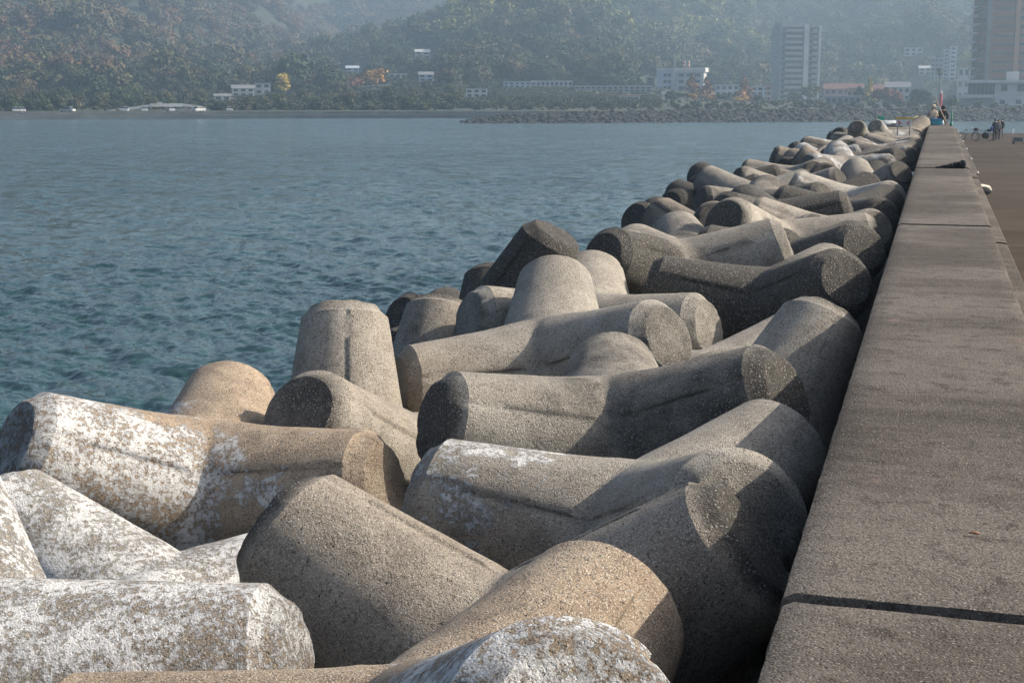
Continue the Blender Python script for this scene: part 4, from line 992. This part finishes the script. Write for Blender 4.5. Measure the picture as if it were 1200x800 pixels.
# low planting and gardens filling the town flat
P, S = [], []
n = 13000; az = az_of(-150) + (az_of(1300) - az_of(-150)) * frg.random(n); D = np.sqrt(445**2 + (735**2 - 445**2) * frg.random(n)); px = px_of(az)
z = land_z(az, D); az[9000:] = az_of(560) + (az_of(775) - az_of(560)) * frg.random(n - 9000); D[9000:] = 470 + 160 * frg.random(n - 9000); az[6500:9000] = az_of(330) + (az_of(530) - az_of(330)) * frg.random(2500); px = px_of(az); z = land_z(az, D); shs = .9 + 2.3 * frg.random(n) ** 2; keep = ~((px > 690) & (frg.random(n) < .3)) ; shs = fit_sight(px, D, z, shs, 1.1); keep &= shs > .5
tag(scatter('shrubbery', forest_mat, np.stack([D*np.sin(az), D*np.cos(az), z - .3], -1)[keep], shs[keep], fsrc[:3] and sources(forest_mat, [('r', .8), ('r', .7), ('r', .9)], 260, .17), 31), kind='stuff')

# red harbour beacon
p = spot(1103, 392); b = empty('harbour_beacon', (p.x, p.y, z_at(1103, 392, 126) - .4), 0, 'slender red harbour beacon with a white lantern on the far breakwater', 'beacon')
m = MB(); m.tube([(0, 0, 0), (0, 0, .6)], [.55, .5], 12); m.build('base', M['lgrey'], b)
m = MB(); m.tube([(0, 0, .6), (0, 0, 3.9)], [.42, .36], 12); m.build('tower', simple('beacon_red_paint', (.42, .015, .03), .5), b)
m = MB(); m.tube([(0, 0, 3.9), (0, 0, 4.5), (0, 0, 4.7)], [.34, .34, .05], 12); m.build('lantern', M['white'], b)

# ------------------------------------------------------------------ people
skin = simple('skin', (.42, .25, .17), .6, .08, 8)
def cloth(name, c): return simple(name, c, .9, .2, 9)
def person(label, loc, rz, joints, radii, edges, zones, mats, group=None):
    """one continuous body grown over a skeleton; zones(co) -> material index"""
    me = bpy.data.meshes.new('person'); names = list(joints)
    me.from_pydata([joints[k] for k in names], [(names.index(a), names.index(b)) for a, b in edges], [])
    tmp = bpy.data.objects.new('person_skeleton', me); COL.objects.link(tmp)
    sk_ = tmp.modifiers.new('skin', 'SKIN'); sk_.use_smooth_shade = True
    for i, k in enumerate(names):
        sv = me.skin_vertices[0].data[i]; sv.radius = radii[k] if isinstance(radii[k], tuple) else (radii[k], radii[k]); sv.use_root = (k == 'pelvis')
    sb = tmp.modifiers.new('sub', 'SUBSURF'); sb.levels = 2; sb.render_levels = 2
    dg = bpy.context.evaluated_depsgraph_get(); dg.update()
    body = bpy.data.meshes.new_from_object(tmp.evaluated_get(dg)); bpy.data.objects.remove(tmp)
    body.materials.clear()
    for m_ in mats: body.materials.append(m_)
    for p in body.polygons: p.material_index = zones(p.center); p.use_smooth = True
    o = bpy.data.objects.new('person', body); COL.objects.link(o); o.location = loc; o.rotation_euler = (0, 0, rz)
    return tag(o, label, 'person', group)
def fingers(J, Rr, E_, hand, side, base, d):
    for i, (off, ln) in enumerate(((-.030, .062), (-.010, .075), (.010, .072), (.029, .055))):
        a, b = '%s_f%d' % (hand, i), '%s_g%d' % (hand, i)
        J[a] = (base[0] + d[0]*.07 + 0, base[1] + off + d[1]*.07, base[2] + d[2]*.07); J[b] = (J[a][0] + d[0]*ln - side*.012, J[a][1] + d[1]*ln, J[a][2] + d[2]*ln)
        Rr[a] = .009; Rr[b] = .007; E_ += [(hand, a), (a, b)]
    a = hand + '_t'; J[a] = (base[0] - side*.02 + d[0]*.05, base[1] + .055, base[2] + d[2]*.05); Rr[a] = .010; E_.append((hand, a))
def standing(arm_l=.10, arm_r=.10, stride=.06, lean=0.0, hgt=1.0):
    J = dict(pelvis=(0, 0, .93), waist=(0, lean*.3, 1.10), chest=(0, lean*.8, 1.34), neck=(0, lean, 1.50), head=(0, lean + .015, 1.60), crown=(0, lean + .005, 1.70), nose=(0, lean + .095, 1.605),
             shl=(.17, lean*.9, 1.41), ell=(.235, lean*.7 - .02, 1.13), wrl=(.22, lean*.6 + arm_l, .89), hal=(.215, lean*.6 + arm_l + .02, .83),
             shr=(-.17, lean*.9, 1.41), elr=(-.235, lean*.7 - .02, 1.13), wrr=(-.22, lean*.6 + arm_r, .89), har=(-.215, lean*.6 + arm_r + .02, .83),
             hil=(.09, 0, .88), knl=(.10, stride + .03, .50), anl=(.10, stride - .01, .09), tol=(.12, stride + .14, .035), hir=(-.09, 0, .88), knr=(-.10, -stride + .03, .50), anr=(-.10, -stride - .01, .09), tor=(-.12, -stride + .14, .035))
    Rr = dict(pelvis=(.155, .115), waist=(.145, .11), chest=(.175, .125), neck=.058, head=(.078, .095), crown=(.066, .08), nose=.014, shl=.075, ell=.048, wrl=.034, hal=(.02, .04), shr=.075, elr=.048, wrr=.034, har=(.02, .04),
              hil=.10, knl=.062, anl=.045, tol=.034, hir=.10, knr=.062, anr=.045, tor=.034)
    E_ = [('pelvis','waist'),('waist','chest'),('chest','neck'),('neck','head'),('head','crown'),('head','nose'),('chest','shl'),('shl','ell'),('ell','wrl'),('wrl','hal'),('chest','shr'),('shr','elr'),('elr','wrr'),('wrr','har'),
          ('pelvis','hil'),('hil','knl'),('knl','anl'),('anl','tol'),('pelvis','hir'),('hir','knr'),('knr','anr'),('anr','tor')]
    fingers(J, Rr, E_, 'hal', 1, J['hal'], (0, .1, -1)); fingers(J, Rr, E_, 'har', -1, J['har'], (0, .1, -1))
    for k in J: J[k] = tuple(v * hgt for v in J[k])
    return J, Rr, E_
def seated(hunch=.16, reach=.42):
    J = dict(pelvis=(0, 0, .13), waist=(0, hunch*.2, .30), chest=(0, hunch*.8, .52), neck=(0, hunch*1.3, .66), head=(0, hunch*1.5, .745), crown=(0, hunch*1.5, .84), nose=(0, hunch*1.5 + .095, .74),
             shl=(.17, hunch*.9, .58), ell=(.24, hunch + .06, .33), wrl=(.13, hunch + reach*.6, .27), hal=(.09, hunch + reach*.75, .27), shr=(-.17, hunch*.9, .58), elr=(-.24, hunch + .06, .33), wrr=(-.13, hunch + reach*.6, .27), har=(-.09, hunch + reach*.75, .27),
             hil=(.10, .04, .12), knl=(.14, .46, .16), anl=(.13, .50, -.28), tol=(.14, .63, -.33), hir=(-.10, .04, .12), knr=(-.14, .46, .16), anr=(-.13, .50, -.28), tor=(-.14, .63, -.33))
    Rr = dict(pelvis=(.165, .12), waist=(.15, .115), chest=(.175, .125), neck=.058, head=(.078, .095), crown=(.066, .08), nose=.014, shl=.075, ell=.05, wrl=.036, hal=(.035, .022), shr=.075, elr=.05, wrr=.036, har=(.035, .022),
              hil=.10, knl=.066, anl=.047, tol=.036, hir=.10, knr=.066, anr=.047, tor=.036)
    E_ = standing()[2][:22]
    for hnd, sd_ in (('hal', 1), ('har', -1)):
        b = J[hnd]
        for i in range(4):
            J['%s_f%d' % (hnd, i)] = (b[0] - sd_*.02, b[1] + .05, b[2] + .03 - .02*i); J['%s_g%d' % (hnd, i)] = (b[0] - sd_*.055, b[1] + .07, b[2] + .025 - .02*i)
            Rr['%s_f%d' % (hnd, i)] = .009; Rr['%s_g%d' % (hnd, i)] = .008; E_ += [(hnd, '%s_f%d' % (hnd, i)), ('%s_f%d' % (hnd, i), '%s_g%d' % (hnd, i))]
        J[hnd + '_t'] = (b[0] - sd_*.05, b[1] + .02, b[2] + .045); Rr[hnd + '_t'] = .010; E_.append((hnd, hnd + '_t'))
    return J, Rr, E_
def zone_std(top, leg, h=1.0, sleeve=.90):
    def z(c):
        if c.z > 1.50 * h: return 0
        if abs(c.x) > .19 * h and c.z < sleeve * h: return 0
        if c.z > .93 * h: return 1
        return 2 if c.z > .085 * h else 3
    return z
shoe = cloth('dark_shoe', (.02, .02, .022)); hairm = cloth('black_hair', (.012, .011, .011))
def hair(parent, c, r=(.088, .105, .085)):
    m = MB(); m.lump(c, r, 3, 2, .12, 2.2); o = m.build('hair', hairm, parent, True); return o
navy = cloth('navy_jacket', (.015, .018, .035)); blackc = cloth('black_cloth', (.010, .010, .012)); greyc = cloth('grey_coat', (.10, .105, .11)); beige = cloth('beige_shirt', (.36, .31, .25)); denim = cloth('dark_trousers', (.014, .015, .022))
bluec = cloth('blue_bag', (.02, .03, .20))
def place_q(px, y): # point of the quay seen at this pixel, from the camera's geometry
    a = az_of(px); D = (1.6 - QUAY) / -elev_ratio(y) / math.cos(a + R(CAM_YAW)); return (D*math.sin(a), D*math.cos(a), QUAY)
g = 'people standing on the quay'
J, Rr, E_ = standing(.05, .12, .07, .02, 1.04)
p1 = person('person in dark navy jacket with a blue bag, biggest figure on the quay', place_q(1168.5, 165.5), R(20), J, Rr, E_, zone_std(0, 0, 1.04), [skin, navy, denim, shoe], g); hair(p1, (0, .0, 1.73))
m = MB(); m.lump((-.30, -.06, 1.02), (.13, .10, .20), 8, 2, .15); m.build('shoulder_bag', bluec, p1, True)
J, Rr, E_ = standing(.16, .05, .03, .0, .99)
p2 = person('person in grey coat half hidden behind the navy jacket', place_q(1172.5, 163.8), R(200), J, Rr, E_, zone_std(0, 0, .99), [skin, greyc, blackc, shoe], g); hair(p2, (0, -.01, 1.645))
J, Rr, E_ = standing(.10, .10, .05, .03, 1.0)
p3 = person('person in black jacket and pale trousers, last of the standing trio', place_q(1176.3, 163.0), R(150), J, Rr, E_, zone_std(0, 0, 1.0), [skin, blackc, greyc, shoe], g); hair(p3, (0, .02, 1.665))
g = 'anglers sitting at the seawall end'
def zone_seat(c):
    if c.z > .665: return 0
    if c.z < .40 and c.y > .40 and c.z > .20 and abs(c.x) < .16: return 0
    if c.z > .22: return 1
    return 2 if c.z > -.25 else 3
J, Rr, E_ = seated(.10)
a1 = person('angler in a beige sun hat sitting on the seawall end', (-.22, 71.6, .035), R(15), J, Rr, E_, zone_seat, [skin, beige, denim, shoe], g)
m = MB(); m.tube([(0, .15, .835), (0, .15, .845)], [.235, .225], 20); m.tube([(0, .15, .846), (0, .15, .90), (0, .15, .955)], [.125, .115, .055], 16); m.build('sun_hat', cloth('straw_hat', (.46, .38, .28)), a1, True)
J, Rr, E_ = seated(.18)
a2 = person('angler in black hooded jacket hunched at the seawall end', (.16, 71.9, .035), R(-12), J, Rr, E_, zone_seat, [skin, blackc, blackc, shoe], g); m = MB(); m.lump((0, .255, .78), (.115, .125, .13), 5, 2, .1); m.build('hood', blackc, a2, True)

# ------------------------------------------------------------------ angling things at the end of the wall
def lump_thing(name, label, cat, loc, r, mat, seed=1, amp=.3, sub=3):
    m = MB(); m.lump((0, 0, r[2]*.8), r, seed, sub, amp, 1.6); o = m.build(name, mat, None, True); o.location = loc; return tag(o, label, cat)
turq = simple('turquoise_nylon', (.02, .22, .30), .6)
b = empty('cooler_bag', (-.10, 70.2, .036), .2, 'turquoise cooler bag on the wall in front of the anglers', 'cooler bag')
bx('body', turq, b, -.24, .24, -.15, .15, 0, .26, bev=.04); bx('lid', simple('blue_nylon', (.03, .16, .42), .6), b, -.245, .245, -.155, .155, .262, .30, bev=.015)
m = MB(); m.tube([(-.2, 0, .29), (-.12, 0, .38), (.12, 0, .38), (.2, 0, .29)], .014, 6); m.build('handle', blackc, b)
m = MB(); m.tube([(0,0,0), (0,0,.16), (0,0,.19), (0,0,.24)], [.055, .055, .022, .022], 12); o = m.build('plastic_bottle', simple('white_plastic', (.75, .76, .76), .4), None, True); o.location = (.22, 70.3, .036); tag(o, 'white plastic bottle standing on the wall beside the black angler', 'bottle')
m = MB(); m.tube([(0, 0, 0), (-.30, .1, .62), (-.62, .2, 1.30)], [.03, .028, .022], 8); o = m.build('wooden_pole', simple('bare_wood', (.36, .27, .19), .7), None, True); o.location = (.42, 71.5, .03); tag(o, 'bare wooden pole leaning up over the black angler', 'pole')
m = MB(); m.tube([(0, 0, -.3), (.01, 0, .25), (0, 0, .72)], [.035, .03, .025], 8); m.lump((0, 0, .1), (.07, .07, .10), 3, 2, .4); o = m.build('green_mooring_post', simple('green_rope', (.02, .22, .14), .7), None, True); o.location = (.585, 68.5, .03); tag(o, 'green rope-wound stake at the landward edge of the wall end', 'stake')
blackm = simple('black_net_and_shadow', (.008, .008, .009), .95)
m = MB()
for k_ in range(7): m.lump((-.20 + .075*k_, .02*math.sin(k_*2), .015 + .010*k_), (.085, .07, .022 + .012*k_), k_, 2, .35)
o = m.build('black_net_heap', blackm, None, True); o.location = (.28, 31.02, lift[2] + .0); tag(o, 'black net heap tapering along a joint of the wall top', 'net')
o = lump_thing('dry_leaf', 'tiny dry brown leaf on the wall top near the first joint', 'leaf', (.20, 5.22, .024), (.017, .008, .005), simple('dry_leaf_brown', (.22, .11, .06)), 4, .5)

# board with two facing chevrons, plastic sheet and flag at the end of the pile
def at_px(px, y, D): return Vector((D*math.sin(az_of(px)), D*math.cos(az_of(px)), z_at(px, D, y)))
b = chev = empty('chevron_board', at_px(1061, 148, 64), -az_of(1059), 'white and yellow board with two facing red chevrons at the end of the pile', 'board')
bx('panel', simple('board_white', (.72, .70, .66), .5), b, -.38, .38, -.025, .025, 0, .33, bev=.008); bx('top_band', simple('board_yellow', (.62, .42, .12), .5), b, -.42, .42, -.03, .03, .333, .46, bev=.008)
redp = simple('chevron_red', (.55, .03, .015), .5)
for s, cx in ((1, -.20), (-1, .20)):
    m = MB(); th = .055
    pts = [(-.08*s, .04), (.08*s, .165), (-.08*s, .29), (-.08*s, .29 - th*1.4), (.08*s - th*1.1*s, .165), (-.08*s, .04 + th*1.4)]
    n = 6; m.add([(cx + x, -.034, z) for x, z in pts] + [(cx + x, -.026, z) for x, z in pts], [(0,1,4,5), (1,2,3,4), (6,11,10,7), (7,10,9,8)] + [(i, (i+1) % n, n+(i+1) % n, n+i) for i in range(n)]); m.build('chevron', redp, b)
m = MB(); m.tube([(-.3, .03, -.45), (-.3, .03, .4)], .025, 8); m.build('leg', M['dgrey'], b); m = MB(); m.tube([(.3, .03, -.45), (.3, .03, .4)], .025, 8); m.build('leg', M['dgrey'], b)
chev.scale = (.84, .84, .84)
o = lump_thing('yellow_sack', 'pale yellow sack slumped beside the chevron board', 'sack', at_px(1076, 145.5, 70.5), (.26, .22, .20), simple('yellow_sacking', (.62, .50, .24)), 6, .3)
o = lump_thing('plastic_sheet', 'crumpled white plastic sheet on the last seaward tetrapods', 'sheet', at_px(1043, 148.5, 71), (.62, .40, .16), simple('white_sheeting', (.46, .48, .49), .45), 9, .55)
b = empty('green_flag', at_px(1031, 147.5, 71), 0, 'small green flag on a stick at the end of the tetrapod pile', 'flag')
m = MB(); m.tube([(0, 0, -.6), (0, 0, .52)], .022, 8); m.build('stick', simple('green_stick', (.02, .25, .14)), b)
m = MB(); m.box(.02, .26, -.012, .012, .22, .44); m.build('cloth', simple('green_cloth', (.02, .33, .20)), b)

# ------------------------------------------------------------------ things on the quay
railm = simple('rusty_dark_steel', (.035, .026, .022), .7, .4, 5); capm = simple('pale_post_cap', (.55, .50, .42), .6)
b = empty('guard_rail', (1.52, 57, QUAY), 0, 'long dark steel guard rail standing on the quay along the wall', 'guard rail')
for z in (.52, .98):
    m = MB(); m.tube([(0, 0, z), (0, 68, z)], .06, 8); m.build('rail', railm, b)
for k_ in range(24):
    m = MB(); m.tube([(.0, k_*68/23, 0), (.0, k_*68/23, 1.03)], .05, 8); o = m.build('post', railm, b)
    if k_ % 4 == 0: m = MB(); m.tube([(.0, k_*68/23, 1.035), (.0, k_*68/23, 1.11)], [.07, .05], 8); m.build('post_cap', capm, o)
b_ = place_q(1152, 226)
o = lump_thing('driftwood_tarp', 'cream crumpled tarpaulin lying on the quay against the wall', 'tarpaulin', (b_[0] + .1, b_[1], QUAY), (.50, .55, .20), simple('cream_tarp', (.62, .57, .46), .7), 12, .6)
o = lump_thing('tarp_shadow', 'black lump standing in for the shadow under the cream tarpaulin', 'shadow', (b_[0] + .12, b_[1] - .75, QUAY), (.46, .30, .16), blackm, 14, .25)  # black lump gives the tarpaulin its dark shadow
m = MB(); m.tube([(0, 0, .06), (.02, -3.5, .06), (0, -7.4, .06)], .07, 8); o = m.build('black_pipe', blackm, None, True); o.location = (1.42, b_[1] - .6, QUAY); tag(o, 'black pipe lying on the quay along the foot of the wall', 'pipe')
b_ = place_q(1196.5, 321)
o = lump_thing('orange_rag', 'orange and yellow rag caught at the foot of the wall', 'rag', (b_[0] - .02, b_[1], QUAY), (.13, .13, .10), simple('orange_rag_cloth', (.55, .24, .04)), 4, .5)
o = lump_thing('rag_shadow', 'black lump standing in for the shadow before the orange rag', 'rag', (b_[0] + .03, b_[1] - 1.2, QUAY), (.14, .2, .07), blackm, 5, .4)  # black lump painted dark as the shadow beside the orange rag

tyre = simple('tyre_rubber', (.012, .012, .012), .8); steel = simple('steel', (.30, .31, .32), .4)
def bicycle(label, loc, rz, framecol, basket=True, childseat=False):
    b = empty('bicycle', loc, rz, label, 'bicycle', 'bicycles parked on the quay'); fm = simple('bicycle_paint', framecol, .4)
    for x in (-.53, .53):
        m = MB(); m.torus((x, 0, .33), .315, .022); wv = m.build('wheel', tyre, b, True)
        m = MB(); m.torus((x, 0, .33), .285, .010)
        for q in range(10): m.tube([(x, 0, .33), (x + .28*math.cos(q*.628), 0, .33 + .28*math.sin(q*.628))], .003, 4)
        m.build('rim', steel, wv)
    m = MB()
    for a_, c_ in (((-.12, 0, .30), (-.22, 0, .80)), ((-.12, 0, .30), (.36, 0, .70)), ((-.20, 0, .70), (.34, 0, .86)), ((-.12, 0, .30), (-.53, 0, .33)), ((-.53, 0, .33), (-.20, 0, .70)), ((.34, 0, .95), (.53, 0, .33))): m.tube([a_, c_], .017, 8)
    m.build('frame', fm, b)
    m = MB(); m.lump((-.24, 0, .84), (.14, .08, .04), 2, 2, .1); m.build('saddle', blackc, b, True)
    m = MB(); m.tube([(.33, 0, .94), (.32, 0, 1.02)], .014, 8); m.tube([(.16, -.27, 1.03), (.30, -.2, 1.04), (.32, 0, 1.02), (.30, .2, 1.04), (.16, .27, 1.03)], .012, 8); m.build('handlebar', steel, b)
    if basket:
        m = MB()
        m.add([(.44,-.15,.78),(.68,-.15,.78),(.68,.15,.78),(.44,.15,.78),(.41,-.18,1.0),(.72,-.18,1.0),(.72,.18,1.0),(.41,.18,1.0)], [(0,3,2,1),(0,1,5,4),(1,2,6,5),(2,3,7,6),(3,0,4,7)]); m.build('basket', railm, b)
    if childseat:
        bx('child_seat', blackc, b, -.66, -.34, -.17, .17, .74, .98, bev=.05)
        m = MB(); m.lump((-.25, .12, .42), (.34, .16, .26), 7, 3, .3); m.build('pannier', blackc, b, True)
    m = MB(); m.tube([(-.12, -.12, .30), (-.12, .12, .30)], .02, 8); m.torus((-.12, .05, .30), .09, .008); m.build('crank', steel, b)
    return b
bicycle('bicycle with a front basket next to the guard rail', place_q(1138, 164), R(8), (.35, .35, .36), True)
bicycle('bicycle loaded with dark panniers beside the standing people', place_q(1154.5, 165), R(170), (.03, .03, .035), True, True)
b = empty('hand_cart', place_q(1198, 168.5), R(-10), 'metal hand cart with a tall handle on the quay', 'hand cart')
m = MB()
for y_ in (-.28, .28): m.tube([(-.48, y_, .18), (-.50, y_, 1.12)], .02, 8)
m.tube([(-.50, -.28, 1.12), (-.50, .28, 1.12)], .02, 8); m.build('handle', steel, b, True)
bx('platform', simple('cart_deck', (.16, .17, .17), .6), b, -.52, .52, -.30, .30, .15, .21, bev=.01)
for x in (-.42, .42):
    for y_ in (-.25, .25): m = MB(); m.tube([(x, y_ - .03, .07), (x, y_ + .03, .07)], .07, 12); m.build('wheel', tyre, b, True)
bx('crate', simple('grey_crate', (.10, .10, .10), .6), b, -.40, .35, -.24, .24, .212, .50, bev=.02)
